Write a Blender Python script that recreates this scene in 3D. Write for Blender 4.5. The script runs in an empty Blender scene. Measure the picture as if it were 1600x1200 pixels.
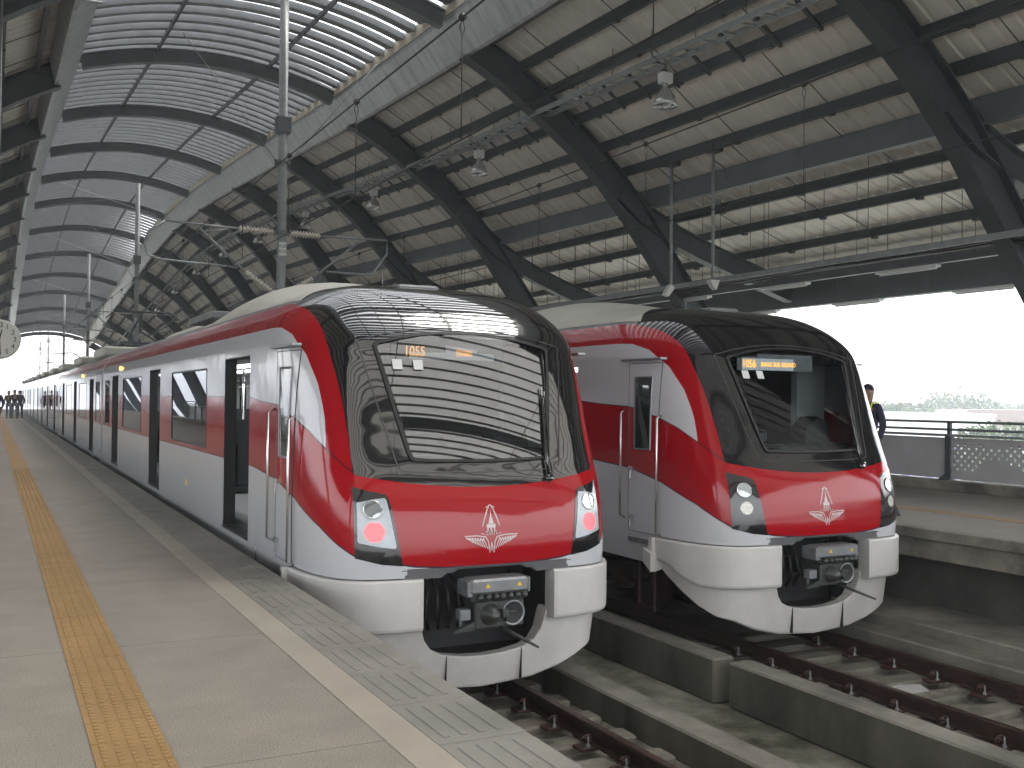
import bpy, math, random
from mathutils import Vector
from math import radians, sin, cos, pi, atan, asin, sqrt
random.seed(7)
SC = bpy.context.scene
COL = SC.collection
# ------------------------------------------------------------------ camera
FPX = 1600.0
YAW = atan(814 / FPX); PITCH = 24 / FPX; ROLL = 0.010
fw = Vector((sin(YAW) * cos(PITCH), cos(YAW) * cos(PITCH), sin(PITCH)))
rt = Vector((cos(YAW), -sin(YAW), 0)); up = rt.cross(fw)
r2 = rt * cos(ROLL) + up * sin(ROLL); u2 = up * cos(ROLL) - rt * sin(ROLL)
cam = bpy.data.cameras.new('camera'); camo = bpy.data.objects.new('camera', cam); COL.objects.link(camo)
cam.sensor_width = 36; cam.lens = FPX / 1600 * 36; cam.clip_start = .05; cam.clip_end = 3000
from mathutils import Matrix
M = Matrix((r2, u2, -fw)).transposed().to_4x4(); M.translation = Vector((0, 0, 1.46))
camo.matrix_world = M
SC.camera = camo
# ------------------------------------------------------------------ light
SUN_EL, SUN_AZ = radians(58), radians(75)     # azimuth clockwise from +Y
w = bpy.data.worlds.new('World'); SC.world = w; w.use_nodes = True
nt = w.node_tree; bg = nt.nodes['Background']
sky = nt.nodes.new('ShaderNodeTexSky'); sky.sky_type = 'NISHITA'; sky.sun_disc = False
sky.sun_elevation = SUN_EL; sky.sun_rotation = SUN_AZ; sky.dust_density = 1.2; sky.air_density = 1.0; sky.ozone_density = 1.0
hs = nt.nodes.new('ShaderNodeHueSaturation'); hs.inputs['Saturation'].default_value = .12; nt.links.new(sky.outputs[0], hs.inputs['Color']); nt.links.new(hs.outputs[0], bg.inputs[0]); bg.inputs[1].default_value = 0.15
sl = bpy.data.lights.new('sun', 'SUN'); sl.energy = 1.0; sl.angle = radians(25); sl.color = (1, .97, .92)
so = bpy.data.objects.new('sun', sl); COL.objects.link(so)
sd = Vector((sin(SUN_AZ) * cos(SUN_EL), cos(SUN_AZ) * cos(SUN_EL), sin(SUN_EL)))
so.rotation_euler = sd.to_track_quat('Z', 'Y').to_euler()
SC.view_settings.view_transform = 'Standard'; SC.view_settings.look = 'None'
SC.view_settings.exposure = 2.6; SC.view_settings.gamma = 1
SC.cycles.max_bounces = 8; SC.cycles.diffuse_bounces = 5; SC.cycles.glossy_bounces = 4
SC.cycles.transparent_max_bounces = 12; SC.cycles.sample_clamp_indirect = 6
SC.cycles.caustics_reflective = False; SC.cycles.caustics_refractive = False

# ------------------------------------------------------------------ materials
def mat(name, color, rough=.6, metal=0, noise=0, nscale=3.0, bump=0, bscale=20., coat=0, emis=None, estr=0, ncol=None, spec=.5, stretch=None):
    m = bpy.data.materials.new(name); m.use_nodes = True; N = m.node_tree; b = N.nodes['Principled BSDF']
    c = tuple(color) + (1,)
    b.inputs['Base Color'].default_value = c; b.inputs['Roughness'].default_value = rough
    b.inputs['Metallic'].default_value = metal; b.inputs['Coat Weight'].default_value = coat
    b.inputs['Coat Roughness'].default_value = .04; b.inputs['Specular IOR Level'].default_value = spec
    if emis: b.inputs['Emission Color'].default_value = tuple(emis) + (1,); b.inputs['Emission Strength'].default_value = estr
    if noise or bump:
        tc = N.nodes.new('ShaderNodeTexCoord'); src = tc.outputs['Object']
        if stretch:
            mp = N.nodes.new('ShaderNodeMapping'); mp.inputs['Scale'].default_value = stretch
            N.links.new(src, mp.inputs[0]); src = mp.outputs[0]
    if noise:
        n1 = N.nodes.new('ShaderNodeTexNoise'); n1.inputs['Scale'].default_value = nscale; n1.inputs['Detail'].default_value = 8
        n1.inputs['Roughness'].default_value = .62
        N.links.new(src, n1.inputs['Vector'])
        rp = N.nodes.new('ShaderNodeValToRGB'); e = rp.color_ramp.elements
        e[0].position = .32; e[1].position = .68
        c2 = ncol if ncol else tuple(x * (1 - noise) for x in color)
        e[0].color = tuple(c2) + (1,); e[1].color = tuple(min(1, x * (1 + noise * .35)) for x in color) + (1,)
        N.links.new(n1.outputs['Fac'], rp.inputs[0]); N.links.new(rp.outputs[0], b.inputs['Base Color'])
    if bump:
        n2 = N.nodes.new('ShaderNodeTexNoise'); n2.inputs['Scale'].default_value = bscale; n2.inputs['Detail'].default_value = 5
        bp = N.nodes.new('ShaderNodeBump'); bp.inputs['Strength'].default_value = bump; bp.inputs['Distance'].default_value = .02
        N.links.new(src, n2.inputs['Vector']); N.links.new(n2.outputs['Fac'], bp.inputs['Height']); N.links.new(bp.outputs[0], b.inputs['Normal'])
    return m

def glass(name, tint=(.25, .28, .29), rough=.02, opac=.15, ior=1.55):
    m = bpy.data.materials.new(name); m.use_nodes = True; N = m.node_tree
    for n in list(N.nodes): N.nodes.remove(n)
    o = N.nodes.new('ShaderNodeOutputMaterial'); mx = N.nodes.new('ShaderNodeMixShader'); tr = N.nodes.new('ShaderNodeBsdfTransparent')
    gl = N.nodes.new('ShaderNodeBsdfGlossy'); lw = N.nodes.new('ShaderNodeFresnel'); lw.inputs['IOR'].default_value = ior
    ad = N.nodes.new('ShaderNodeMath'); ad.operation = 'ADD'; ad.inputs[1].default_value = opac; ad.use_clamp = True
    tr.inputs[0].default_value = tuple(tint) + (1,); gl.inputs['Roughness'].default_value = rough; gl.inputs[0].default_value = (.95, .97, 1, 1)
    N.links.new(lw.outputs[0], ad.inputs[0]); N.links.new(ad.outputs[0], mx.inputs[0])
    N.links.new(tr.outputs[0], mx.inputs[1]); N.links.new(gl.outputs[0], mx.inputs[2]); N.links.new(mx.outputs[0], o.inputs[0])
    return m

STEEL = mat('dark_painted_steel', (.058, .068, .075), .5, 0, .25, 2)
STEEL2 = mat('mid_grey_painted_steel', (.13, .145, .155), .5, 0, .2, 2)
GALV = mat('galvanised_steel', (.27, .29, .29), .5, .25, .25, 6)
SHEET = mat('cream_roof_sheet', (.74, .715, .66), .55, 0, .14, .8, stretch=(1, 3, 1))
FLASH = mat('flashing_sheet', (.40, .42, .43), .35, .35, .35, 1.2, stretch=(1, 4, .6))
LOUV = mat('louvre_sheet', (.15, .158, .158), .5, .2, .2, 3)
CONC = mat('concrete', (.235, .222, .185), .85, 0, .55, 1.3, .35, 25)
CONCL = mat('light_concrete', (.235, .22, .18), .85, 0, .65, 1.7, .3, 30)
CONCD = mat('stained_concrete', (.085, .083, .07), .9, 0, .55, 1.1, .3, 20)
RAILM = mat('rusty_rail', (.050, .026, .019), .55, .35, .5, 8, .2, 60)
RAILTOP = mat('worn_rail_head', (.12, .075, .058), .35, .75, .4, 10)
RUST = mat('rusty_clip', (.065, .030, .022), .6, .2, .4, 30)
BLACK = mat('dark_underframe', (.016, .016, .017), .6, 0, .3, 5)
PALEP = mat('matt_pale', (.45, .46, .44), .6)
BLKG = mat('black_gloss', (.008, .008, .009), .08, 0, coat=.6)
RUBBER = mat('black_rubber', (.012, .012, .012), .5)
WHITEP = mat('white_enamel', (.62, .63, .62), .4)
CERAM = mat('insulator_ceramic', (.62, .57, .48), .3)
CHROME = mat('stainless_tube', (.62, .62, .60), .22, .95)
ALU = mat('cast_aluminium', (.27, .28, .29), .4, .6, .25, 12)
CPL = mat('greased_coupler_steel', (.085, .09, .083), .45, .6, .5, 14)
BUMP = mat('off_white_bumper', (.56, .545, .525), .38, 0, .16, 2.2, coat=.15)
DOMEM = mat('cream_roof_fairing', (.50, .49, .43), .45, 0, .12, 2)
ROOFG = mat('grey_train_roof', (.20, .205, .21), .5, 0, .25, 3)
INTER = mat('pale_interior_lining', (.58, .59, .59), .45)
INTD = mat('dark_interior_floor', (.06, .06, .062), .5)
SEATM = mat('dark_grey_seat', (.05, .052, .055), .6)
REDIN = mat('red_equipment', (.30, .03, .025), .5)
YEL = mat('yellow_sticker', (.75, .48, .03), .5)
SILV = mat('silver_emblem', (.55, .50, .49), .35, .1)
AMBER = mat('amber_led', (.9, .4, .05), .5, emis=(1, .45, .08), estr=.40)
AMBL = mat('amber_lamp', (.9, .5, .08), .3, emis=(1, .45, .06), estr=1.2)
DISP = mat('display_film', (.50, .53, .55), .4, emis=(.8, .85, .9), estr=.05)  # faint glow stands in for light reflected off the film
WIRE = mat('black_wire', (.02, .02, .02), .5)
TUBE = mat('unlit_white_tube', (.62, .63, .64), .35)
GLASS = glass('tinted_window_glass', (.42, .45, .46), .01, .03)
WSGLASS = glass('windscreen_glass', (.40, .43, .44), .012, .17)
WSGLASS2 = glass('clear_windscreen_glass', (.60, .65, .66), .012, .0, 1.28)
LENSG = glass('headlight_cover_glass', (.75, .8, .82), .02, .10)

def livery(name, ior, mcoat, wob):
    m = bpy.data.materials.new(name); m.use_nodes = True; N = m.node_tree; b = N.nodes['Principled BSDF']
    L = N.links
    def at(n):
        a = N.nodes.new('ShaderNodeAttribute'); a.attribute_name = n; return a.outputs['Fac']
    def op(o, a, b2):
        k = N.nodes.new('ShaderNodeMath'); k.operation = o
        for i, x in enumerate((a, b2)):
            if isinstance(x, (int, float)): k.inputs[i].default_value = x
            elif x is not None: L.new(x, k.inputs[i])
        return k.outputs[0]
    def mix(f, a, c):
        k = N.nodes.new('ShaderNodeMix'); k.data_type = 'RGBA'; L.new(f, k.inputs[0])
        for i, x in ((6, a), (7, c)):
            if isinstance(x, tuple): k.inputs[i].default_value = x + (1,)
            else: L.new(x, k.inputs[i])
        return k.outputs[2]
    low, bt, wt, mk, rf = at('a_low'), at('a_bt'), at('a_wt'), at('a_mask'), at('a_roof')
    WHITE = (.52, .53, .555); RED = (.33, .003, .008)
    upw = op('MULTIPLY', op('GREATER_THAN', bt, 0), op('GREATER_THAN', wt, 0))
    red = op('MULTIPLY', op('GREATER_THAN', low, 0), op('SUBTRACT', 1, upw))
    c = mix(red, WHITE, RED)
    ln = op('MAXIMUM', op('LESS_THAN', op('ABSOLUTE', low, None), .007), op('MULTIPLY', op('LESS_THAN', op('ABSOLUTE', bt, None), .006), op('GREATER_THAN', low, 0)))
    c = mix(ln, c, (.035, .02, .03))
    c = mix(op('GREATER_THAN', rf, 0), c, (.20, .205, .21))
    mkf = op('GREATER_THAN', mk, 0)
    c = mix(mkf, c, (.009, .009, .010))
    L.new(c, b.inputs['Base Color'])
    b.inputs['Roughness'].default_value = .16; b.inputs['Coat Weight'].default_value = .5; b.inputs['Coat Roughness'].default_value = .03
    tc = N.nodes.new('ShaderNodeTexCoord'); n2 = N.nodes.new('ShaderNodeTexNoise'); n2.inputs['Scale'].default_value = 2.6; n2.inputs['Detail'].default_value = 2
    bp = N.nodes.new('ShaderNodeBump'); bp.inputs['Strength'].default_value = wob; bp.inputs['Distance'].default_value = .012
    L.new(tc.outputs['Object'], n2.inputs['Vector']); L.new(n2.outputs['Fac'], bp.inputs['Height'])
    L.new(bp.outputs[0], b.inputs['Normal']); L.new(bp.outputs[0], b.inputs['Coat Normal'])
    b.inputs['Specular IOR Level'].default_value = .32
    # roughness: roof duller
    r = N.nodes.new('ShaderNodeMix'); r.data_type = 'FLOAT'; L.new(op('GREATER_THAN', rf, 0), r.inputs[0]); r.inputs[2].default_value = .10; r.inputs[3].default_value = .5
    L.new(r.outputs[0], b.inputs['Roughness'])
    sp = N.nodes.new('ShaderNodeMix'); sp.data_type = 'FLOAT'; L.new(mkf, sp.inputs[0]); sp.inputs[2].default_value = .12; sp.inputs[3].default_value = mcoat
    L.new(sp.outputs[0], b.inputs['Coat Weight'])
    b.inputs['Coat IOR'].default_value = ior
    return m
LIV = livery('glossy_train_livery', 1.85, 1.0, .22)
LIV2 = livery('satin_train_livery', 1.5, .15, .2)

# ------------------------------------------------------------------ mesh helpers
class MB:
    def __init__(s): s.v = []; s.f = []; s.m = []; s.sm = []; s.mi = 0; s.s = False; s.at = {}
    def add(s, vs, fs):
        o = len(s.v); s.v += [tuple(x) for x in vs]
        for f in fs: s.f.append([i + o for i in f]); s.m.append(s.mi); s.sm.append(s.s)
        return o
    def box(s, x0, x1, y0, y1, z0, z1):
        if x1 < x0: x0, x1 = x1, x0
        if y1 < y0: y0, y1 = y1, y0
        if z1 < z0: z0, z1 = z1, z0
        s.add([(x0, y0, z0), (x1, y0, z0), (x1, y1, z0), (x0, y1, z0), (x0, y0, z1), (x1, y0, z1), (x1, y1, z1), (x0, y1, z1)],
              [(0, 3, 2, 1), (4, 5, 6, 7), (0, 1, 5, 4), (1, 2, 6, 5), (2, 3, 7, 6), (3, 0, 4, 7)])
    def bbox(s, x0, x1, y0, y1, z0, z1, b=.01):
        # chamfered box (vertical and horizontal edges eased)
        def ring(z, i): return [(x0 + i, y0 + i + b, z), (x0 + i + b, y0 + i, z), (x1 - i - b, y0 + i, z), (x1 - i, y0 + i + b, z), (x1 - i, y1 - i - b, z), (x1 - i - b, y1 - i, z), (x0 + i + b, y1 - i, z), (x0 + i, y1 - i - b, z)]
        vs = ring(z0, b) + ring(z0 + b, 0) + ring(z1 - b, 0) + ring(z1, b)
        fs = [tuple(range(7, -1, -1)), tuple(range(24, 32))]
        for k in range(3):
            for i in range(8):
                j = (i + 1) % 8; fs.append((k * 8 + i, k * 8 + j, k * 8 + 8 + j, k * 8 + 8 + i))
        s.add(vs, fs)
    def tube(s, pts, r, n=8, cap=True):
        pts = [Vector(p) for p in pts]; rs = r if isinstance(r, (list, tuple)) else [r] * len(pts)
        vs = []; prev = None
        for i, p in enumerate(pts):
            t = (pts[min(i + 1, len(pts) - 1)] - pts[max(i - 1, 0)])
            if t.length < 1e-9: t = Vector((0, 0, 1))
            t.normalize()
            if prev is None:
                a = Vector((0, 0, 1)) if abs(t.z) < .9 else Vector((1, 0, 0)); x = t.cross(a).normalized()
            else: x = (prev - t * prev.dot(t)).normalized()
            prev = x; y = t.cross(x)
            for k in range(n): vs.append(p + (x * cos(2 * pi * k / n) + y * sin(2 * pi * k / n)) * rs[i])
        fs = []
        for i in range(len(pts) - 1):
            for k in range(n):
                j = (k + 1) % n; fs.append((i * n + k, i * n + j, (i + 1) * n + j, (i + 1) * n + k))
        if cap: fs.append(tuple(range(n - 1, -1, -1))); fs.append(tuple((len(pts) - 1) * n + k for k in range(n)))
        s.add(vs, fs)
    def grid(s, P, keep=None):
        nr, nc = len(P), len(P[0]); vs = [p for row in P for p in row]; fs = []
        for i in range(nr - 1):
            for j in range(nc - 1):
                if keep and not keep(i, j): continue
                fs.append((i * nc + j, i * nc + j + 1, (i + 1) * nc + j + 1, (i + 1) * nc + j))
        return s.add(vs, fs)
    def prism(s, poly, y0, y1):
        # poly in (x,z), extruded along y
        n = len(poly); vs = [(x, y0, z) for x, z in poly] + [(x, y1, z) for x, z in poly]
        fs = [tuple(range(n)), tuple(range(2 * n - 1, n - 1, -1))] + [(i, i + n, (i + 1) % n + n, (i + 1) % n) for i in range(n)]
        s.add(vs, fs)
    def sweep(s, path, a, b, y0, y1, smooth=False):
        # path in (x,z); rectangle from normal offset a..b, y0..y1
        n = len(path); out = []
        for i in range(n):
            p0, p1 = path[max(i - 1, 0)], path[min(i + 1, n - 1)]
            tx, tz = p1[0] - p0[0], p1[1] - p0[1]; l = sqrt(tx * tx + tz * tz); nx, nz = -tz / l, tx / l
            x, z = path[i]
            out.append([(x + nx * a, y0, z + nz * a), (x + nx * b, y0, z + nz * b), (x + nx * b, y1, z + nz * b), (x + nx * a, y1, z + nz * a)])
        vs = [p for r in out for p in r]; fs = []
        for i in range(n - 1):
            for k in range(4): fs.append((i * 4 + k, i * 4 + (k + 1) % 4, i * 4 + 4 + (k + 1) % 4, i * 4 + 4 + k))
        fs += [(3, 2, 1, 0), tuple(4 * (n - 1) + k for k in range(4))]
        s.add(vs, fs)
    def lathe(s, prof, c=(0, 0, 0), n=16, axis='z'):
        vs = []; fs = []
        for r, h in prof:
            for k in range(n):
                a = 2 * pi * k / n
                if axis == 'z': vs.append((c[0] + r * cos(a), c[1] + r * sin(a), c[2] + h))
                elif axis == 'y': vs.append((c[0] + r * cos(a), c[1] + h, c[2] + r * sin(a)))
                else: vs.append((c[0] + h, c[1] + r * cos(a), c[2] + r * sin(a)))
        for i in range(len(prof) - 1):
            for k in range(n):
                j = (k + 1) % n; fs.append((i * n + k, i * n + j, (i + 1) * n + j, (i + 1) * n + k))
        s.add(vs, fs)
    def build(s, name, mats, parent=None, **kw):
        me = bpy.data.meshes.new(name); me.from_pydata(s.v, [], s.f)
        for m in (mats if isinstance(mats, (list, tuple)) else [mats]): me.materials.append(m)
        me.polygons.foreach_set('material_index', s.m); me.polygons.foreach_set('use_smooth', s.sm)
        for k, vals in s.at.items():
            a = me.attributes.new(k, 'FLOAT', 'POINT'); a.data.foreach_set('value', vals)
        me.update()
        import bmesh
        if kw.pop('fixn', True):
            bm = bmesh.new(); bm.from_mesh(me); bmesh.ops.recalc_face_normals(bm, faces=bm.faces); bm.to_mesh(me); bm.free()
        o = bpy.data.objects.new(name, me); COL.objects.link(o)
        if parent: o.parent = parent
        for k, v in kw.items(): o[k] = v
        return o

def multi(name, m, parent, mbs, limit=100, **kw):
    # nearest pieces as parts of their own, the far rest as one stuff part
    for q in mbs[:limit]: q.build(name, m, parent, **kw)
    if mbs[limit:]:
        r = MB()
        for q in mbs[limit:]: r.add(q.v, q.f)
        o = r.build(name, m, parent, **kw); o['kind'] = 'stuff'
def enlarge(o, k=1.2):
    c = Vector((0, 0, 1.46)); o.location = c + (Vector(o.location) - c) * k; o.scale = (k, k, k); return o
def thing(name, label, cat, loc=(0, 0, 0), group=None, rz=0):
    o = bpy.data.objects.new(name, None); o.empty_display_size = .2; COL.objects.link(o); o.location = loc; o.rotation_euler = (0, 0, rz)
    o['label'] = label; o['category'] = cat
    if group: o['group'] = group
    return o
def tag(o, label, cat, group=None):
    o['label'] = label; o['category'] = cat
    if group: o['group'] = group
    return o
KIDS = {}
def copy_tree(o, parent=None, loc=None, label=None, top=True):
    c = o.copy(); COL.objects.link(c)
    if parent: c.parent = parent
    if loc is not None: c.location = loc
    if label: c['label'] = label
    for ch in [x for x in list(COL.objects) if x.parent == o]: copy_tree(ch, c)
    return c
def itp(T, x):
    if x <= T[0][0]: return T[0][1]
    for (a, b), (c, d) in zip(T, T[1:]):
        if x <= c: return b + (d - b) * (x - a) / (c - a) if c > a else d
    return T[-1][1]
def sitp(T, x):
    # smooth (catmull) interpolation
    n = len(T)
    if x <= T[0][0]: return T[0][1]
    if x >= T[-1][0]: return T[-1][1]
    for i in range(n - 1):
        if x <= T[i + 1][0]:
            x0, y0 = T[i]; x1, y1 = T[i + 1]; h = x1 - x0; t = (x - x0) / h
            def sl(k):
                a = T[max(k - 1, 0)]; b = T[min(k + 1, n - 1)]
                return (b[1] - a[1]) / (b[0] - a[0])
            m0, m1 = sl(i) * h, sl(i + 1) * h
            return (2*t**3 - 3*t*t + 1) * y0 + (t**3 - 2*t*t + t) * m0 + (-2*t**3 + 3*t*t) * y1 + (t**3 - t*t) * m1

# ================================================================== STATION SHELL
RAILZ = -1.10
def paver_mat():
    m = mat('platform_granolithic', (.205, .182, .152), .75, 0, .16, 2.2, .12, 90)
    N = m.node_tree; b = N.nodes['Principled BSDF']; L = N.links
    src = b.inputs['Base Color'].links[0].from_socket
    tc = N.nodes.new('ShaderNodeTexCoord')
    sp = N.nodes.new('ShaderNodeTexNoise'); sp.inputs['Scale'].default_value = 140; sp.inputs['Detail'].default_value = 2
    L.new(tc.outputs['Object'], sp.inputs['Vector'])
    st = N.nodes.new('ShaderNodeTexNoise'); st.inputs['Scale'].default_value = .55; st.inputs['Detail'].default_value = 6
    mp = N.nodes.new('ShaderNodeMapping'); mp.inputs['Scale'].default_value = (1, .45, 1); L.new(tc.outputs['Object'], mp.inputs[0]); L.new(mp.outputs[0], st.inputs['Vector'])
    r1 = N.nodes.new('ShaderNodeMapRange'); r1.inputs[1].default_value = .3; r1.inputs[2].default_value = .7; r1.inputs[3].default_value = .60; r1.inputs[4].default_value = 1.34
    L.new(sp.outputs['Fac'], r1.inputs[0])
    r2 = N.nodes.new('ShaderNodeMapRange'); r2.inputs[1].default_value = .3; r2.inputs[2].default_value = .7; r2.inputs[3].default_value = .90; r2.inputs[4].default_value = 1.07
    L.new(st.outputs['Fac'], r2.inputs[0])
    mu = N.nodes.new('ShaderNodeMath'); mu.operation = 'MULTIPLY'; L.new(r1.outputs[0], mu.inputs[0]); L.new(r2.outputs[0], mu.inputs[1])
    # slab joints: transverse every 2.4 m, one longitudinal line
    sx = N.nodes.new('ShaderNodeSeparateXYZ'); L.new(tc.outputs['Object'], sx.inputs[0])
    def M(o, a, c=None):
        k = N.nodes.new('ShaderNodeMath'); k.operation = o
        for i, x in enumerate((a, c)):
            if isinstance(x, (int, float)): k.inputs[i].default_value = x
            elif x is not None: L.new(x, k.inputs[i])
        return k.outputs[0]
    j = M('LESS_THAN', M('ABSOLUTE', M('SUBTRACT', M('MODULO', M('ADD', sx.outputs['Y'], 100.35), 2.2), 1.1)), .006)
    j2 = M('LESS_THAN', M('ABSOLUTE', M('SUBTRACT', M('MODULO', M('ADD', sx.outputs['X'], 50.3), 1.9), .95)), .0)
    jj = M('MAXIMUM', j, j2); k = M('SUBTRACT', 1, M('MULTIPLY', jj, .38)); tot = M('MULTIPLY', mu.outputs[0], k)
    vm = N.nodes.new('ShaderNodeVectorMath'); vm.operation = 'SCALE'; L.new(src, vm.inputs[0]); L.new(tot, vm.inputs['Scale'])
    L.new(vm.outputs[0], b.inputs['Base Color'])
    return m
PAVE = paver_mat()
TACT = mat('tactile_yellow', (.25, .15, .052), .75, 0, .22, 1.2, .1, 60)
CREAM = mat('cream_line_paving', (.265, .238, .195), .7, 0, .15, 2)
EDGEP = mat('edge_paver', (.185, .178, .155), .75, 0, .25, 2.0, .15, 60)

Y0, Y1 = -14.0, 112.0
# ground far below (elevated station)
b = MB(); b.box(-900, 1500, -600, 2400, -9.6, -9.5)
b.build('ground', mat('city_ground', (.30, .31, .28), .9, 0, .4, .03), kind='structure')
# viaduct deck
b = MB(); b.box(-9, 20, Y0, 190, -2.6, -1.47); b.build('track_deck', CONC, kind='structure')
# near platform body
b = MB(); b.box(-7.5, 1.52, Y0, Y1, -.35, 0); b.box(-7.5, 1.2, Y0, Y1, -1.468, -.352); b.build('platform', PAVE, kind='structure')
# cream line, edge pavers
b = MB(); b.box(1.522, 1.70, Y0, Y1, -.35, .003); b.build('platform_line', CREAM, kind='structure')
EDGE_T = MB()
y = Y0; rows = [];
while y < Y1:
    EDGE_T.bbox(1.703, 2.125, y + .004, y + .594, -.30, .001, .004)
    if y < 40:
        for k in range(4):
            xx = 1.76 + k * .085
            EDGE_T.bbox(xx, xx + .03, y + .07, y + .53, .0, .0055, .0025)
    y += .6
EDGE_T.build('platform_edge_paving', EDGEP, kind='structure')
b = MB(); b.box(1.703, 2.10, Y0, Y1, -.42, -.302); b.build('platform_nosing', CONC, kind='structure')
# tactile strip with raised bars
b = MB(); y = Y0
while y < Y1:
    b.box(.392, .682, y + .003, y + .297, .0, .005)
    if y < 22:
        for k in range(5):
            cx = .42 + k * .0565
            n = 6 if y < 12 else 3
            for q in range(n):
                yy = y + .012 + q * (.285 / n)
                b.bbox(cx, cx + .026, yy, yy + .285 / n * .72, .004, .0095, .002)
    y += .3
b.build('tactile_paving', TACT, kind='structure')

# far platform
b = MB(); b.box(9.88, 14.95, Y0, 120, -.12, 0); b.build('platform', PAVE, kind='structure')
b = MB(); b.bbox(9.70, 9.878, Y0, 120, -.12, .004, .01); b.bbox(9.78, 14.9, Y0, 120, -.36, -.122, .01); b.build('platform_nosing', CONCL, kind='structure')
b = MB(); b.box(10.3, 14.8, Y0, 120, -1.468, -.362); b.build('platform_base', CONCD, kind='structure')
b = MB(); b.box(11.3, 11.6, Y0, 120, .0, .004); b.build('tactile_paving', TACT, kind='structure')
b = MB(); b.bbox(9.3, 10.298, Y0, 120, -1.468, -1.0, .02); b.bbox(8.95, 9.298, Y0, 120, -1.468, -1.13, .02); b.build('trackside_ledge', CONC, kind='structure')

# track plinths / sleepers slab
MOSS = mat('mossy_concrete', (.27, .26, .205), .9, 0, .6, 1.6, .4, 18, ncol=(.035, .042, .018))
b = MB(); b.box(5.08, 6.30, Y0, 120, -1.468, -1.455); b.build('drain_channel', MOSS, kind='structure')
KSIDE = mat('shaded_stained_concrete', (.105, .10, .08), .9, 0, .6, 1.6, .35, 22, ncol=(.04, .042, .028), stretch=(1, 1, .45))  # stained kerb sides, with the shade on them painted into the darker colour
def cwall(x0, x1, y0, y1, z1, label, m=CONC):
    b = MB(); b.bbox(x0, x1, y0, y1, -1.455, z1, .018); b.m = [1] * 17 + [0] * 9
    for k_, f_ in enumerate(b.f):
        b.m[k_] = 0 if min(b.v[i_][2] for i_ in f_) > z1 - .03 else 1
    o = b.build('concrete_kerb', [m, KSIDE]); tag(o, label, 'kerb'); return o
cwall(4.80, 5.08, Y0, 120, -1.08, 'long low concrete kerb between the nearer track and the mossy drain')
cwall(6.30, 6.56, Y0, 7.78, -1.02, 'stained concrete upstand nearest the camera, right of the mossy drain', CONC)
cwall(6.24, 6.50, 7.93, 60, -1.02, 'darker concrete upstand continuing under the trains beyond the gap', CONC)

# rails
RP = [(-.055, -.145), (.055, -.145), (.055, -.134), (.012, -.118), (.010, -.042), (.034, -.034), (.036, -.006), (.028, 0), (-.028, 0), (-.036, -.006), (-.034, -.034), (-.010, -.042), (-.012, -.118), (-.055, -.134)]
railx = {3.22: 'left rail of the nearer track, hidden beside the platform', 4.29: 'brown rail of the nearer track beside the low kerb', 7.25: 'brown rail of the farther track beside the stained upstand', 8.38: 'brown rail of the farther track nearest the far platform ledge'}
for x, lab in railx.items():
    t = thing('rail', lab, 'rail', (x, 0, RAILZ), 'running rails')
    b = MB(); b.prism([(px, pz) for px, pz in RP], Y0, 120); b.build('rail_web', RAILM, t)
    b = MB(); b.prism([(-.029, .0015), (.029, .0015), (.029, -.002), (-.029, -.002)], Y0, 120); b.build('rail_head', RAILTOP, t)
# sleepers / pads and fastenings
def fast(loc, side):
    t = thing('rail_fastening', 'x', 'rail fastening', loc, 'rust coloured rail fastenings')
    b = MB(); b.bbox(-.07, .11, -.07, .07, -.165, -.137, .006); b.build('base_plate', RUST, t)
    b = MB(); b.s = True
    pts = [(.005 + .045 * cos(a), -.02 + .034 * sin(a) * .6, -.095 + .034 * sin(a)) for a in [i * pi / 6 for i in range(10)]]
    b.tube([(p[0] + .01, p[1], p[2]) for p in pts], .010, 6); b.tube([(-.0, .03, -.10), (.05, .0, -.075), (.055, -.04, -.11)], .010, 6); b.build('spring_clip', RUST, t)
    b = MB(); b.lathe([(.001, -.137), (.018, -.137), (.018, -.115), (.008, -.112), (.008, -.055), (.001, -.05)], (.04, .055, 0), 6); b.build('bolt', GALV, t)
    return t
def sleeper_row(xc, y0, y1, labbase):
    y = y0; k = 0
    while y < y1:
        b = MB(); b.bbox(xc - .98, xc + .98, y - .12, y + .12, -1.455, -1.262, .02)
        o = b.build('sleeper', CONCL); tag(o, labbase, 'sleeper', 'concrete sleepers ' + labbase.split('sleeper ')[-1]); y += .535; k += 1
sleeper_row(3.76, 3.9, 9.6, 'grey concrete sleeper under the nearer track')
sleeper_row(7.815, 4.1, 9.6, 'grey concrete sleeper under the farther track')
b = MB(); b.box(2.75, 4.79, Y0, 120, -1.466, -1.33); b.box(6.57, 8.94, Y0, 120, -1.466, -1.33); b.build('track_slab', CONCL, kind='structure')
f0 = None
rows = [(4.29 - .075, 4.22, 'rail by the low kerb', -1), (7.25 - .075, 4.42, 'rail beside the stained upstand', -1), (8.38 - .075, 4.42, 'rail nearest the far platform', -1)]
ordn = ['nearest', 'second nearest', 'third nearest', 'fourth nearest', 'fifth nearest', 'sixth nearest', 'seventh nearest', 'eighth nearest', 'ninth nearest']
for x, ys, lab, sgn in rows:
    for k in range(9):
        loc = (x, ys + k * .535, RAILZ)
        lb = 'rusty clip and bolt, %s along the %s' % (ordn[k], lab)
        if f0 is None: f0 = fast(loc, sgn); f0.rotation_euler = (0, 0, pi); f0['label'] = lb
        else: copy_tree(f0, loc=loc, label=lb)
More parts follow.
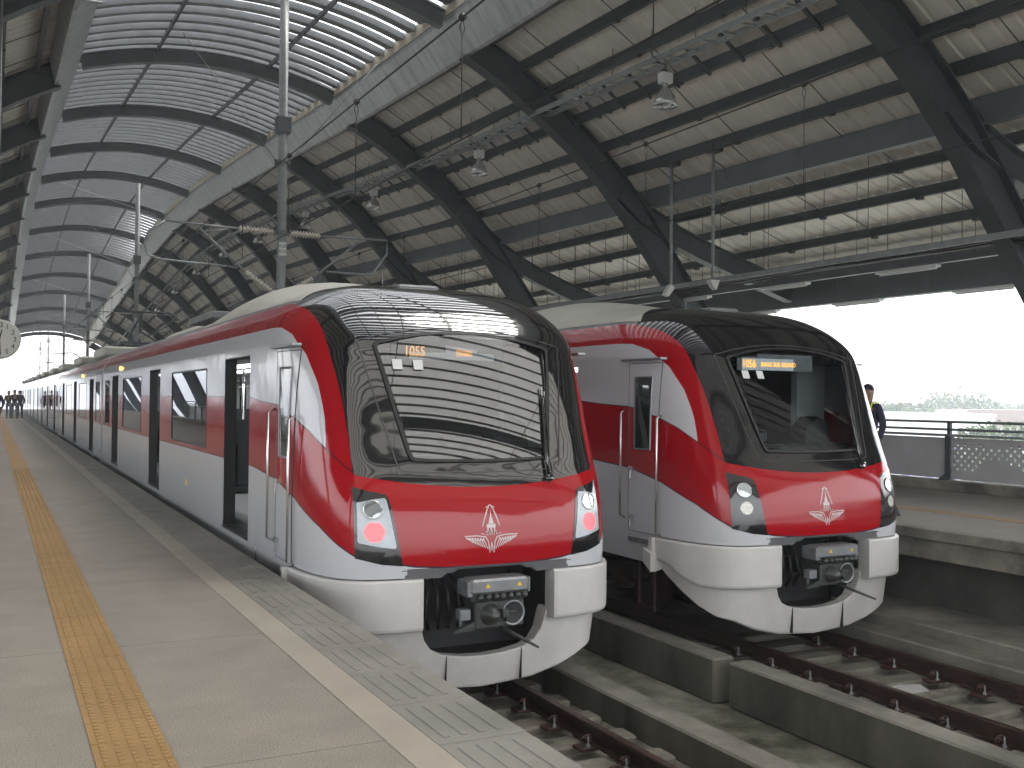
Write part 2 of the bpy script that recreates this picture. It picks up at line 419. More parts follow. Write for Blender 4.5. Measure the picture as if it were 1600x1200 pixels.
# litter
b = MB(); b.add([(7.55, 6.95, -1.30), (7.95, 6.75, -1.29), (8.1, 7.1, -1.27), (7.68, 7.32, -1.285), (7.55, 6.95, -1.305), (7.95, 6.75, -1.295), (8.1, 7.1, -1.275), (7.68, 7.32, -1.29)],
              [(0, 1, 2, 3), (7, 6, 5, 4), (0, 4, 5, 1), (1, 5, 6, 2), (2, 6, 7, 3), (3, 7, 4, 0)])
tag(b.build('concrete_slab', mat('pale_board', (.5, .5, .49), .7, 0, .15, 4)), 'pale loose slab lying between the rails of the farther track', 'slab')
b = MB(); b.add([(2.98, 4.92, -1.25), (3.2, 4.8, -1.25), (3.22, 4.98, -1.2), (2.98, 4.92, -1.255), (3.2, 4.8, -1.255), (3.22, 4.98, -1.205)], [(0, 1, 2), (5, 4, 3), (0, 3, 4, 1), (1, 4, 5, 2), (2, 5, 3, 0)])
tag(b.build('paper_scrap', WHITEP), 'small white paper scrap beside the nearer track at the platform edge', 'litter')

# ---------------------------------------------------------------- roof
CX = 4.65
RIBS = [3.0, 9.85, 18.0] + [18 + 7.1 * i for i in range(1, 13)]
LED = [(-40, 7.6), (-10, 7.9), (4, 8.2), (10.2, 8.45), (18, 8.7), (25.1, 9.02), (32.2, 9.5), (39.3, 9.95), (46.4, 10.3), (53.5, 10.4), (60.6, 10.12), (67.7, 9.6), (74.8, 9.05), (81.9, 8.5), (89, 7.8), (96.1, 7.15), (103.2, 6.6)]
def led(s): return sitp(LED, s)
def wd(d): return max(0, min(1, 1 - (d - 10.2) * .21))
SHT = [(8.1, 8.75), (9, 8.25), (9.8, 7.78), (10.6, 7.2), (11.35, 6.65), (12, 6.2), (12.7, 5.8), (13.5, 5.45), (14.3, 5.15), (15.3, 4.8), (16.5, 4.42)]
def zs(d, s, T=SHT): return sitp(T, d) + (led(s) - 8.7) * wd(d)
RIBP = [(8.12, 8.30), (8.5, 8.12), (9.0, 7.85), (9.8, 7.32), (10.6, 6.75), (11.35, 6.1), (12.0, 5.4), (12.55, 4.70), (13.08, 4.02), (13.66, 3.28), (14.4, 2.25), (15.1, 1.0), (15.9, 0), (17.2, -2.0)]
BRP = [(11.7, 5.8), (12.3, 5.35), (13.0, 5.0), (13.7, 4.75), (14.5, 4.5), (15.4, 4.22), (16.3, 3.95)]
roof = thing('station_roof', 'long arched steel station roof with a louvred skylight vault and cream sheeted wings over both platforms', 'roof')
def mir(p): return [(2 * CX - x, z) for x, z in p]
def isect(b, path, dep, hw, y, fl=.025, wb=.012):
    b.sweep(path, -dep / 2, -dep / 2 + fl, y - hw, y + hw)
    b.sweep(path, dep / 2 - fl, dep / 2, y - hw, y + hw)
    b.sweep(path, -dep / 2 + fl, dep / 2 - fl, y - wb, y + wb)
def vault(s, d, off=0):
    t = (d - CX) / 2.95
    return led(s) + .22 + .50 * (1 - t * t) + off
for s in RIBS:
    b = MB(); R = [(x, z + (led(s) - 8.7) * wd(x)) for x, z in RIBP]
    isect(b, R, .56, .15, s); isect(b, mir(R), .56, .15, s)
    B = [(x, z + (led(s) - 8.7) * wd(x)) for x, z in BRP]
    isect(b, B, .44, .13, s, .025, .017); isect(b, mir(B), .44, .13, s, .025, .017)
    # triangular gusset plates filling the crotch
    for mm in (lambda p: p, mir):
        b.sweep(mm([(12.15, 5.0 + (led(s) - 8.7) * .6), (12.6, 4.95 + (led(s) - 8.7) * .5), (13.1, 4.85 + (led(s) - 8.7) * .4)]), -.25, .1, s - .021, s + .021)
    # vault arch
    V = [(CX - 2.95 + 5.9 * k / 20, vault(s, CX - 2.95 + 5.9 * k / 20, -.22)) for k in range(21)]
    b.build('arch_rib', STEEL, roof)
    b = MB(); isect(b, V, .33, .10, s); b.build('vault_arch', STEEL2, roof)
# purlins
PD = [(8.5, .09, .19), (9.2, .09, .19), (9.85, .09, .19), (10.5, .09, .19), (11.15, .09, .19), (11.75, .09, .19), (12.4, .16, .40), (13.25, .09, .19), (14.1, .09, .17), (15.1, .09, .17)]
def runline(b, fx, fz, w, h, s0, s1, step=3.5):
    n = max(1, int((s1 - s0) / step)); P = []
    for i in range(n + 1):
        s = s0 + (s1 - s0) * i / n; x, z = fx(s), fz(s)
        P.append([(x - w / 2, s, z - h), (x + w / 2, s, z - h), (x + w / 2, s, z), (x - w / 2, s, z)])
    vs = [p for r in P for p in r]; fs = [(3, 2, 1, 0), tuple(4 * n + k for k in range(4))]
    for i in range(n):
        for k in range(4): fs.append((i * 4 + k, i * 4 + (k + 1) % 4, i * 4 + 4 + (k + 1) % 4, i * 4 + 4 + k))
    b.add(vs, fs)
S0, S1 = RIBS[0], RIBS[-1]
for sgn in (1, -1):
    for d, wdt, h in PD:
        b = MB(); xx = d if sgn > 0 else 2 * CX - d
        runline(b, lambda s: xx, lambda s, d=d: zs(d, s) - .035, wdt, h, S0, S1)
        b.build('purlin', STEEL2 if h > .3 else STEEL, roof)
    # eave beams
    for d, z, h, m in ((15.85, 4.50, .34, STEEL2), (16.45, 4.42, .80, STEEL2)):
        b = MB(); xx = d if sgn > 0 else 2 * CX - d
        runline(b, lambda s: xx, lambda s, z=z: z + (led(s) - 8.7) * .02, .14, h, S0, S1, 7)
        b.build('eave_beam', m, roof)
    # corrugated sheet
    b = MB(); P = []
    ds = [8.15 + (16.6 - 8.15) * k / 14 for k in range(15)]
    s = S0; seq = []
    while s < S1:
        seq += [(s, 0), (s + .26, 0), (s + .285, .035), (s + .325, .035)]; s += .35
    for s_, hh in seq:
        P.append([(d if sgn > 0 else 2 * CX - d, s_, zs(d, s_) + hh) for d in ds])
    b.grid(P); b.build('roof_sheet', SHEET, roof, fixn=False)
    # sag rods
    mbs = []
    for i in range(len(RIBS) - 1):
        a, c = RIBS[i], RIBS[i + 1]
        for q in range(len(PD) - 1):
            for f in (.28, .56, .84):
                s = a + (c - a) * f + (.28 if q % 2 else -.05)
                p0, p1 = PD[q][0], PD[q + 1][0]
                X = (lambda d: d if sgn > 0 else 2 * CX - d)
                b = MB(); b.tube([(X(p0), s, zs(p0, s) - .11), (X(p1), s, zs(p1, s) - .11)], .011, 4); mbs.append(b)
                b.box(X(p1) - .05, X(p1) + .05, s - .05, s + .05, zs(p1, s) - .25, zs(p1, s) - .19)
    mbs.sort(key=lambda q: abs(q.v[0][1] - 16)); multi('sag_rod', STEEL, roof, mbs, 45)
    # flashing fascia and ledge
    b = MB(); P = []; Q = []
    s = S0
    X = (lambda d: d if sgn > 0 else 2 * CX - d)
    while s <= S1 + .01:
        for ds_, o_ in ((0, 0), (.57, 0), (.58, .005), (.59, .005)):
            z = led(s + ds_); P.append([(X(7.62 - o_), s + ds_, z + .35), (X(7.64 - o_), s + ds_, z - .02), (X(8.06 - o_), s + ds_, z - .60 - o_), (X(8.14), s + ds_, z - .62 - o_), (X(8.30), s + ds_, z + .1)])
        s += .6
    b.grid(P); b.build('fascia_flashing', FLASH, roof, fixn=False)
    b = MB(); runline(b, lambda s: X(7.66), lambda s: led(s) + .30, .10, .24, S0, S1, 3.5); b.build('vault_ledge', mat('ledge_board', (.42, .38, .29), .7) if sgn > 0 else FLASH, roof)
# unseen closed canopy added behind the camera, translucent to brighten the train's reflections
tm = bpy.data.materials.new('unseen_translucent_panel'); tm.use_nodes = True; TN = tm.node_tree
TN.nodes['Principled BSDF'].inputs['Base Color'].default_value = (.66, .63, .58, 1); TN.nodes['Principled BSDF'].inputs['Roughness'].default_value = .6
tt = TN.nodes.new('ShaderNodeBsdfTranslucent'); tt.inputs[0].default_value = (.60, .575, .53, 1); tx = TN.nodes.new('ShaderNodeMixShader'); tx.inputs[0].default_value = .36
TN.links.new(TN.nodes['Principled BSDF'].outputs[0], tx.inputs[1]); TN.links.new(tt.outputs[0], tx.inputs[2]); TN.links.new(tx.outputs[0], TN.nodes['Material Output'].inputs[0])
def cz(d, s_):
    return 9.0 - .020 * (d - CX) ** 2
b = MB(); cds = [-7.2 + 23.7 * k / 48 for k in range(49)]
b.s = True; b.grid([[(d, s_, cz(d, s_)) for d in cds] for s_ in (-16, -10, -4, 2.6)]); b.build('unseen_canopy_panel', tm, roof, fixn=False)
mbs = []; s_ = 2.2
while s_ > -16: b = MB(); b.sweep([(d, cz(d, s_)) for d in cds], -.10, -.01, s_ - .010, s_ + .010); mbs.append(b); s_ -= .44
multi('unseen_canopy_batten', STEEL, roof, mbs)
for s_ in (-2.0, -8.2, -14.5): b = MB(); b.sweep([(d, cz(d, s_)) for d in cds], -.42, -.11, s_ - .13, s_ + .13); b.build('arch_rib', STEEL, roof)
# skylight louvres
for i in range(len(RIBS) - 1):
    a, c = RIBS[i], RIBS[i + 1]; b = MB(); n = 11; p = (c - a) / n
    for k in range(n):
        s0 = a + p * (k + .16) ; s1 = s0 + p * .62
        for (u0, u1) in ((1.72, 7.58),):
            rows_ = []
            for q in range(17):
                d = u0 + (u1 - u0) * q / 16
                z = vault((s0 + s1) / 2, d, .03)
                rows_.append([(d, s0, z - .09), (d, s0, z + .05), (d, s1, z + .13), (d, s1, z - .01)])
            vs = [x for r in rows_ for x in r]; fs = []
            for q in range(16):
                for e in range(4): fs.append((q * 4 + e, q * 4 + (e + 1) % 4, q * 4 + 4 + (e + 1) % 4, q * 4 + 4 + e))
            fs += [(3, 2, 1, 0), (64, 65, 66, 67)]
            b.s = False; b.add(vs, fs)
    b.build('skylight_louvre', LOUV, roof)
for d in (3.35, 5.95):
    b = MB(); runline(b, lambda s: d, lambda s: vault(s, d, -.03), .06, .09, S0, S1, 2); b.build('skylight_purlin', STEEL, roof)
# diagonal tie rods in vault
b = MB()
for i in range(6, len(RIBS) - 2, 2):
    a, c = RIBS[i], RIBS[i + 1]
    b.tube([(2.2, a, vault(a, 2.2, -.3)), (7.2, c, vault(c, 7.2, -.3))], .012, 5); b.tube([(7.2, a, vault(a, 7.2, -.3)), (2.2, c, vault(c, 2.2, -.3))], .012, 5)
b.build('wind_bracing', GALV, roof)

# cable ladder along the right wing, lamps
t = thing('cable_ladder', 'grey cable ladder hung under the right roof wing carrying the high bay lamps', 'cable tray')
b = MB()
for dx in (-.16, .16): runline(b, lambda s: 9.72 + dx, lambda s: zs(9.72, s) - .62, .03, .09, 4, S1, 3.5)
s = 4
while s < 60: b.box(9.56, 9.88, s, s + .04, zs(9.72, s) - .69, zs(9.72, s) - .67); s += .45
b.build('ladder', GALV, t)
mbs = []; s = 4.5
while s < 60: b = MB(); b.tube([(9.72, s, zs(9.72, s) - .6), (9.72, s, zs(9.72, s) - .05)], .009, 4); mbs.append(b); s += 1.2
multi('hanger_rod', STEEL, t, mbs); enlarge(t)
t = thing('roof_walkway', 'narrow dark runged walkway strung between two purlins of the right roof wing', 'walkway')
mbs = []; s = 5
while s < 70:
    b = MB(); mbs.append(b); b.add([(9.95, s, zs(9.95, s) - .26), (10.5, s, zs(10.5, s) - .26), (10.5, s + .07, zs(10.5, s) - .26), (9.95, s + .07, zs(9.95, s) - .26), (9.95, s, zs(9.95, s) - .3), (10.5, s, zs(10.5, s) - .3), (10.5, s + .07, zs(10.5, s) - .3), (9.95, s + .07, zs(9.95, s) - .3)],
          [(0, 1, 2, 3), (7, 6, 5, 4), (0, 4, 5, 1), (1, 5, 6, 2), (2, 6, 7, 3), (3, 7, 4, 0)]); s += .85
multi('rung', STEEL, t, mbs); enlarge(t)
def lamp(loc, label):
    t = thing('high_bay_lamp', label, 'lamp', loc, 'high bay lamps under the right roof wing')
    b = MB(); b.bbox(-.10, .10, -.08, .08, .0, .17, .01); b.build('ballast_box', WHITEP, t)
    b = MB(); b.s = True; b.lathe([(.045, .0), (.05, -.06), (.09, -.12), (.15, -.20), (.19, -.30), (.20, -.38), (.195, -.38), (.15, -.21), (.05, -.08)], (0, 0, 0), 20); b.build('reflector', mat('prismatic_reflector', (.55, .56, .55), .25, .55, .3, 30), t)
    b = MB(); b.s = True; b.lathe([(.197, -.375), (.12, -.40), (.001, -.41)], (0, 0, 0), 16); b.build('lens', LENSG, t)
    b = MB(); b.tube([(-.05, 0, .17), (0, 0, .33)], .008, 5); b.tube([(.05, 0, .17), (0, 0, .33)], .008, 5)
    b.tube([(0, 0, .3), (-.12, .0, .33), (-.25, 0, .42), (-.3, 0, .6)], .009, 5); b.build('hook', STEEL, t)
    return t
l0 = None
for k in range(9):
    s = 13.7 + 7.15 * k
    lb = 'high bay lamp under the right roof wing, %s of its row' % ordn[k]
    loc = (9.72, s, zs(9.72, s) - 1.06)
    if l0 is None: l0 = lamp(loc, lb)
    else: enlarge(copy_tree(l0, loc=loc, label=lb))
enlarge(l0)

# drop poles with cameras
for k, (x, s, zt, zb) in enumerate(((11.8, 16.4, 6.15, 3.7), (11.8, 15.1, 6.15, 3.66))):
    t = thing('camera_pole', ['drop pole with an angled box camera, left one above the second train', 'drop pole with a pointed camera, right one above the second train'][k], 'camera pole', (x, s, 0), 'camera drop poles')
    b = MB(); b.s = True; b.tube([(0, 0, zb), (0, 0, zt)], .032, 10); b.build('pole', GALV, t)
    b = MB(); b.bbox(-.13, .13, -.13, .13, zt - .1, zt + .04, .01); b.tube([(.03, 0, zt - .25), (.25, 0, zt - .35), (.32, 0, zt - .6)], .012, 5); b.build('clamp', STEEL, t)
    b = MB()
    b.prism([(-.17, zb - .17), (-.08, zb - .21), (.06, zb - .03), (-.04, zb + .03)] if k == 0 else [(-.1, zb + .03), (.12, zb + .03), (.05, zb - .15), (-.02, zb - .1)], -.06, .06); b.build('camera', WHITEP, t); enlarge(t)

# strip lights and tray above far platform
t = thing('cable_tray', 'wide ladder tray with loose cables hung over the far platform', 'cable tray')
b = MB()
for dx in (-.22, .22): b.box(12.9 + dx - .02, 12.9 + dx + .02, 3, 70, 3.80, 3.89)
s = 3
while s < 45:
    b.box(12.7, 13.1, s, s + .03, 3.82, 3.84); s += .6
b.build('tray', GALV, t)
mbs = []; s = 3.5
while s < 50:
    zt = zs(12.9, s) - .1
    for x_ in (12.68, 13.12): b = MB(); b.tube([(x_, s, 3.85), (x_, s, zt)], .008, 4); mbs.append(b)
    s += 1.45
multi('hanger_rod', STEEL, t, mbs)
b = MB(); b.s = True
for q in range(4):
    pts = []; s = 3
    while s < 60: pts.append((12.76 + q * .08 + .03 * sin(s * 1.3 + q * 2), s, 3.80 + .035 * sin(s * .9 + q))); s += .7
    b = MB(); b.s = True; b.tube(pts, .016, 5); b.build('cable', WIRE, t)
enlarge(t)
for nm, x, z in (('inner', 13.35, 3.63), ('outer', 15.2, 3.42)):
    t = thing('light_rail', '%s steel carrier rail for the strip lights over the far platform' % nm, 'rail', (x, 0, 0))
    b = MB(); b.box(-.05, .05, 3, 75, z + .05, z + .13); b.build('carrier', STEEL2, t)
    mbs = []; s = 3.5
    while s < 60: b = MB(); b.tube([(0, s, z + .13), (0, s, zs(x, s) - .1)], .008, 4); mbs.append(b); s += 2.4
    multi('hanger_rod', STEEL, t, mbs); enlarge(t)
    o0 = None
    for k in range(14):
        s = 6.2 + k * 2.9; lb = 'white strip light, %s from the camera on the %s carrier rail' % (['first','second','third','fourth','fifth','sixth','seventh','eighth','ninth','tenth','eleventh','twelfth','thirteenth','fourteenth'][k], nm)
        if o0 is None:
            o0 = thing('strip_light', lb, 'strip light', (x, s, z), 'strip lights over the far platform')
            b = MB(); b.bbox(-.07, .07, -.62, .62, .0, .048, .006); b.build('housing', WHITEP, o0)
            b = MB(); b.s = True; b.tube([(0, -.58, -.018), (0, .58, -.018)], .016, 8); b.build('tube', TUBE, o0)
        else: enlarge(copy_tree(o0, loc=(x, s, z), label=lb))
    enlarge(o0)

enlarge(roof)
# ---------------------------------------------------------------- far platform railing
t = thing('platform_railing', 'grey panelled railing with perforated screens along the back of the far platform', 'railing', (14.6, 0, 0))
RLG = mat('grey_panel', (.46, .46, .47), .55, 0, .12, 2)
b = MB(); b.bbox(-.28, .12, Y0, 70, -.0, .16, .01); b.build('plinth', CONCL, t)
s = 2.2; k = 0
while s < 60:
    b = MB(); b.box(-.06, .06, s - .05, s + .05, .16, .92); b.box(-.03, .03, s - .03, s + .03, .92, 1.16); b.prism([(-.32, .16), (-.05, .16), (-.05, .28)], s - .02, s + .02)
    b.build('post', STEEL, t)
    # panel with holes in a wave pattern
    b = MB(); y0, y1, z0, z1 = s + .06, s + 1.94, .18, .88; NX, NZ = 26, 10
    ys = [y0 + (y1 - y0) * i / NX for i in range(NX + 1)]; zz = [z0 + (z1 - z0) * i / NZ for i in range(NZ + 1)]
    def kp(i, j):
        h = 3 + 3.2 * sin((i + k * 9) * .35)
        return not (i > 0 and (i + j) % 2 == 0 and 1 <= j <= 8 and abs(j - 6 + (i - 13) * .0) < 1.2 + abs(h) * .6 and k % 3 != 2)
    hole = [[not kp(i, j) for j in range(NZ)] for i in range(NX)]
    for i in range(NX):
        for j in range(NZ):
            a, c, d, e = ys[i], ys[i + 1], zz[j], zz[j + 1]
            if not hole[i][j]: b.add([(0, a, d), (0, c, d), (0, c, e), (0, a, e)], [(0, 1, 2, 3)])
            else:
                m_, n_ = (a + c) / 2, (d + e) / 2; r = .024; R = []
                for q in range(8):
                    R.append((0, m_ + r * cos(q * pi / 4 + pi / 8), n_ + r * sin(q * pi / 4 + pi / 8)))
                O = [(0, c, (d + e) / 2 + .0), (0, c, e), (0, m_, e), (0, a, e), (0, a, n_), (0, a, d), (0, m_, d), (0, c, d)]
                R = [(0, m_ + r * cos(q * pi / 4), n_ + r * sin(q * pi / 4)) for q in range(8)]
                b.add(O + R, [(q, (q + 1) % 8, 8 + (q + 1) % 8, 8 + q) for q in range(8)])
    b.build('perforated_panel', RLG, t, fixn=False)
    s += 2.0; k += 1
b = MB(); b.box(-.05, .07, Y0, 62, .90, .945); b.build('top_rail', GALV, t)
for z in (1.02, 1.15):
    b = MB(); b.s = True; b.tube([(0, Y0, z), (0, 62, z)], .022, 8); b.build('handrail', STEEL2, t)
t_rail = t
t = thing('utility_pipe', 'grey pipe run along the outside of the far platform railing', 'pipe', (15.6, 0, 0))
b = MB(); b.s = True; b.tube([(0, Y0, .78), (0, 80, .78)], .06, 8); b.build('pipe', STEEL2, t)

lr = copy_tree(t_rail, loc=(-5.4, 0, 0), label='grey panelled railing along the back of the near platform')
# ================================================================== TRAINS
P_ = 9.0
V0 = [(0.0, .45), (.3, .22), (.9, .06), (1.2, 0), (1.5, .02), (1.7, .06), (1.85, .115), (2.05, .205), (2.3, .305), (2.5, .38), (2.7, .457), (2.9, .54), (3.12, .65), (3.3, .83), (3.45, 1.05), (3.58, 1.36), (3.66, 1.8), (3.71, 2.3), (3.74, 2.9)]
WZ = [(0, 1.30), (.9, 1.39), (1.3, 1.405), (3.0, 1.405), (3.15, 1.39), (3.27, 1.35), (3.40, 1.26), (3.5, 1.14), (3.58, .98), (3.66, .70), (3.71, .42), (3.74, .12)]
LZ = [(0, .95), (1.2, .95), (3.0, 1.0), (3.4, 1.1), (3.74, 1.2)]
def fv0(z): return sitp(V0, z)
def fw_(z): return sitp(WZ, z)
BOW = .10
TS = [i * .0125 for i in range(73)]           # 0 .. .9
th0 = asin(.9 ** (P_ / 2)); TS2 = [(sin(th0 + (pi / 2 - th0) * i / 26)) ** (2 / P_) for i in range(1, 27)]
def plan(z, t):
    wz = fw_(z); a = abs(t)
    v = fv0(z) + BOW * a * a + sitp(LZ, z) * (1 - sqrt(max(0, 1 - a ** P_)))
    return (t * wz, v)
def surf_uz(u, z):
    wz = fw_(z); t = max(-1, min(1, u / wz)); return plan(z, t)[1]
BANDBOT = [(0, 1.18), (.41, 1.185), (.69, 1.205), (.84, 1.23), (1.28, 1.30), (1.52, 1.39), (1.81, 1.51), (1.94, 1.55), (2.42, 1.705), (2.99, 1.815), (3.2, 1.825), (3.6, 1.85), (4.05, 1.88), (40, 1.88)]
BANDTOP = [(0, 1.92), (1.2, 1.95), (1.43, 1.968), (1.81, 2.14), (2.12, 2.275), (2.45, 2.38), (2.98, 2.49), (3.66, 2.52), (4.2, 2.56), (40, 2.56)]
WTOP = [(0, 0.9), (1.5, 1.5), (1.79, 2.05), (1.84, 2.30), (1.90, 2.45), (2.04, 2.68), (2.30, 2.93), (2.66, 3.12), (2.98, 3.195), (3.3, 3.21), (40, 3.22)]
UB = [(0, 1.12), (2.2, 1.12), (2.43, 1.13), (2.67, 1.15), (2.89, 1.18), (3.06, 1.20), (3.25, 1.215), (3.4, 1.22), (4, 1.22)]
def fields(u, v, z):
    q = abs(u) + v; au = abs(u)
    low = z - itp(BANDBOT, q); bt = z - itp(BANDTOP, q); wt = itp(WTOP, q) - z
    zb = 1.825 + .115 * (min(au, 1.3) / 1.13) ** 2
    vend = 2.75 - .95 * (min(au, 1.165) / 1.165) ** 1.5
    mask = min(itp(UB, z) - au, z - zb, vend - v if z > 3.3 else 1)
    roofv = min(1.205 - au, v - vend) if z > 3.3 else -1
    return low, bt, wt, mask, roofv
def side_samples(z, vt, n):
    wz = fw_(z); ve = fv0(z) + BOW + sitp(LZ, z); return [(wz, ve + (vt - ve) * (i / n)) for i in range(1, n + 1)]
WIN_OUT = []   # windscreen outline (u,z), closed
def win_edge():
    pts = []
    def arc(cx, cz, r, a0, a1, n=6): return [(cx + r * cos(radians(a0 + (a1 - a0) * i / n)), cz + r * sin(radians(a0 + (a1 - a0) * i / n))) for i in range(n + 1)]
    bl = (-.63, 2.07); br = (.63, 2.07)
    pts += [(-.60, 2.055), (-.3, 2.045), (0, 2.042), (.3, 2.045), (.60, 2.055), (.625, 2.07), (.645, 2.12), (.70, 2.38), (.76, 2.68), (.81, 2.95), (.82, 3.0), (.80, 3.02), (.6, 3.07), (.4, 3.105), (.2, 3.125), (0, 3.13), (-.2, 3.125), (-.4, 3.105), (-.6, 3.07), (-.80, 3.02), (-.82, 3.0), (-.81, 2.95), (-.76, 2.68), (-.70, 2.38), (-.645, 2.12), (-.625, 2.07)]
    return pts
WINP = win_edge(); WC = (0, 2.6)
def in_poly(u, z, P, sc=1.0):
    c = False; n = len(P); cx, cz = WC
    for i in range(n):
        x0, y0 = cx + (P[i][0] - cx) * sc, cz + (P[i][1] - cz) * sc; x1, y1 = cx + (P[(i + 1) % n][0] - cx) * sc, cz + (P[(i + 1) % n][1] - cz) * sc
        if (y0 > z) != (y1 > z) and u < (x1 - x0) * (z - y0) / (y1 - y0) + x0: c = not c
    return c
def on_nose(u, z, off):
    e = .004; v = surf_uz(u, z); dvu = (surf_uz(u + e, z) - surf_uz(u - e, z)) / (2 * e); dvz = (surf_uz(u, z + e) - surf_uz(u, z - e)) / (2 * e)
    n = Vector((dvu, -1, dvz)).normalized()   # outward = -v
    return Vector((u, v, z)) + n * off
def patch(b, poly, off, rings=8, c=None, r0=0, sub=4):
    # star-shaped patch on the nose surface
    if c is None: c = (sum(p[0] for p in poly) / len(poly), sum(p[1] for p in poly) / len(poly))
    P = []; n = len(poly)
    for i in range(n):
        a, d = poly[i], poly[(i + 1) % n]
        for k in range(sub): P.append((a[0] + (d[0] - a[0]) * k / sub, a[1] + (d[1] - a[1]) * k / sub))
    n = len(P); vs = []; fs = []
    R = [r0 + (1 - r0) * i / rings for i in range(rings + 1)]
    st = 0
    for ri, r in enumerate(R):
        if r == 0: vs.append(on_nose(c[0], c[1], off)); continue
        for p in P: vs.append(on_nose(c[0] + (p[0] - c[0]) * r, c[1] + (p[1] - c[1]) * r, off))
    base = 1 if r0 == 0 else 0
    if r0 == 0:
        for i in range(n): fs.append((0, 1 + i, 1 + (i + 1) % n))
        nr = rings - 1
    else: nr = rings
    for ri in range(nr):
        for i in range(n):
            j = (i + 1) % n; fs.append((base + ri * n + i, base + (ri + 1) * n + i, base + (ri + 1) * n + j, base + ri * n + j))
    b.add(vs, fs)
def scalep(P, c, s): return [(c[0] + (p[0] - c[0]) * s, c[1] + (p[1] - c[1]) * s) for p in P]

LEN = 17.97
HW = 1.405
LD_DOORS = [(2.74, 3.98), (8.87, 10.07), (14.72, 15.92)]
LD_WINS = [(5.05, 7.74), (11.10, 13.90), (16.45, 17.35)]
TR_DOORS = [(2.1, 3.3), (7.85, 9.05), (13.6, 14.8)]
TR_WINS = [(.5, 1.5), (4.35, 6.95), (10.1, 12.7), (15.4, 16.4)]
DZ0, DZ1, WZ0, WZ1 = 1.13, 2.98, 1.93, 2.90
def side_panel(b, A, va, vb, doors, wins, x, z0=.80, z1=3.05, zl=None):
    ys = sorted(set([va, vb] + [e for d in doors for e in d] + [e for d in wins for e in d]))
    zz = sorted(set([z0, 1.0, DZ0, 1.5, 1.88, WZ0, 2.3, 2.56, WZ1, DZ1, z1]))
    ys2 = []
    for a, c in zip(ys, ys[1:]):
        n = max(1, int((c - a) / 1.2)); ys2 += [a + (c - a) * i / n for i in range(n)]
    ys2.append(ys[-1])
    vs = []; fs = []
    for y in ys2:
        for z in zz: vs.append((x, y, z)); A.append(fields(x, y + 3 if A is None else y, z))
    nz = len(zz)
    for i in range(len(ys2) - 1):
        for j in range(nz - 1):
            ym, zm = (ys2[i] + ys2[i + 1]) / 2, (zz[j] + zz[j + 1]) / 2
            if any(d[0] < ym < d[1] for d in doors) and DZ0 < zm < DZ1: continue
            if any(d[0] < ym < d[1] for d in wins) and WZ0 < zm < WZ1: continue
            fs.append((i * nz + j, (i + 1) * nz + j, (i + 1) * nz + j + 1, i * nz + j + 1))
    b.add(vs, fs)
def setattrs(b, A):
    for k, nme in enumerate(('a_low', 'a_bt', 'a_wt', 'a_mask', 'a_roof')): b.at[nme] = [a[k] for a in A]
ZUP = [3.05, 3.09, 3.13, 3.17, 3.21, 3.25, 3.29, 3.33, 3.37, 3.41, 3.45, 3.48, 3.51, 3.54, 3.57, 3.60, 3.63, 3.655, 3.675, 3.695, 3.71, 3.725, 3.74]
def roof_strips(b, A, va, vb, n=1):
    rows_ = []
    zz = ZUP
    sec = [(-fw_(z), z) for z in zz] + [(fw_(z), z) for z in reversed(zz)]
    P = []
    for i in range(n + 1):
        v = va + (vb - va) * i / n
        P.append([(x, v, z) for x, z in sec])
        for x, z in sec: A.append(fields(x, max(v, 5), z))
    b.s = True; b.grid(P); b.s = False

def insul(b, a, c, r=.055, n=9):
    a, c = Vector(a), Vector(c); pts = []; rs = []
    for k in range(n):
        for f, rr in ((0, .45), (.35, .5), (.45, 1), (.6, 1), (.7, .5)):
            pts.append(a + (c - a) * ((k + f) / n)); rs.append(r * rr)
    pts.append(c); rs.append(r * .45); b.tube(pts, rs, 12)
def lead_body():
    b = MB(); A = []
    def piece(zz, vt, ns):
        P = []
        for z in zz:
            left = [plan(z, -t) for t in TS2]; row = []
            ss = side_samples(z, vt, ns)
            full = [(-x, v) for x, v in reversed(ss)] + [plan(z, -t) for t in reversed(TS2)] + [plan(z, -t) for t in reversed(TS[1:])] + [plan(z, t) for t in TS] + [plan(z, t) for t in TS2] + ss
            P.append([(x, v, z) for x, v in full])
            for x, v in full: A.append(fields(x, v, z))
        def keep(i, j):
            c = [P[i][j], P[i][j + 1], P[i + 1][j], P[i + 1][j + 1]]
            zm = sum(p[2] for p in c) / 4; vm = sum(p[1] for p in c) / 4; um = sum(p[0] for p in c) / 4
            if zm < 1.115 and vm < 1.0: return False
            if zm < 1.182 and abs(um) < .745 and vm < .4: return False
            if vm < 1.2 and all(in_poly(p[0], p[2], WINP, .985) for p in c): return False
            return True
        b.s = True; b.grid(P, keep); b.s = False
        return P
    zz = [.80, .85, .9, .95, 1.0, 1.05, 1.09] + [1.115 + i * .0242 for i in range(81)]
    zz[-1] = 3.05
    piece(zz, 2.4, 16)
    P = piece(ZUP, 4.5, 30)
    top = P[-1]; o = len(b.v); n = len(top)
    # crown closure
    for z in [0]:
        vs = list(top); m = n // 2; fs = [(k, n - 1 - k, n - 2 - k, k + 1) for k in range(m - 1)]
        b.s = True; b.add(vs, fs); b.s = False
        for p in top: A.append(fields(*p))
    roof_strips(b, A, 4.5, LEN, 3)
    for sx in (-1, 1): side_panel(b, A, 2.4, LEN, LD_DOORS, LD_WINS, sx * HW)
    setattrs(b, A)
    # rear end wall
    return b

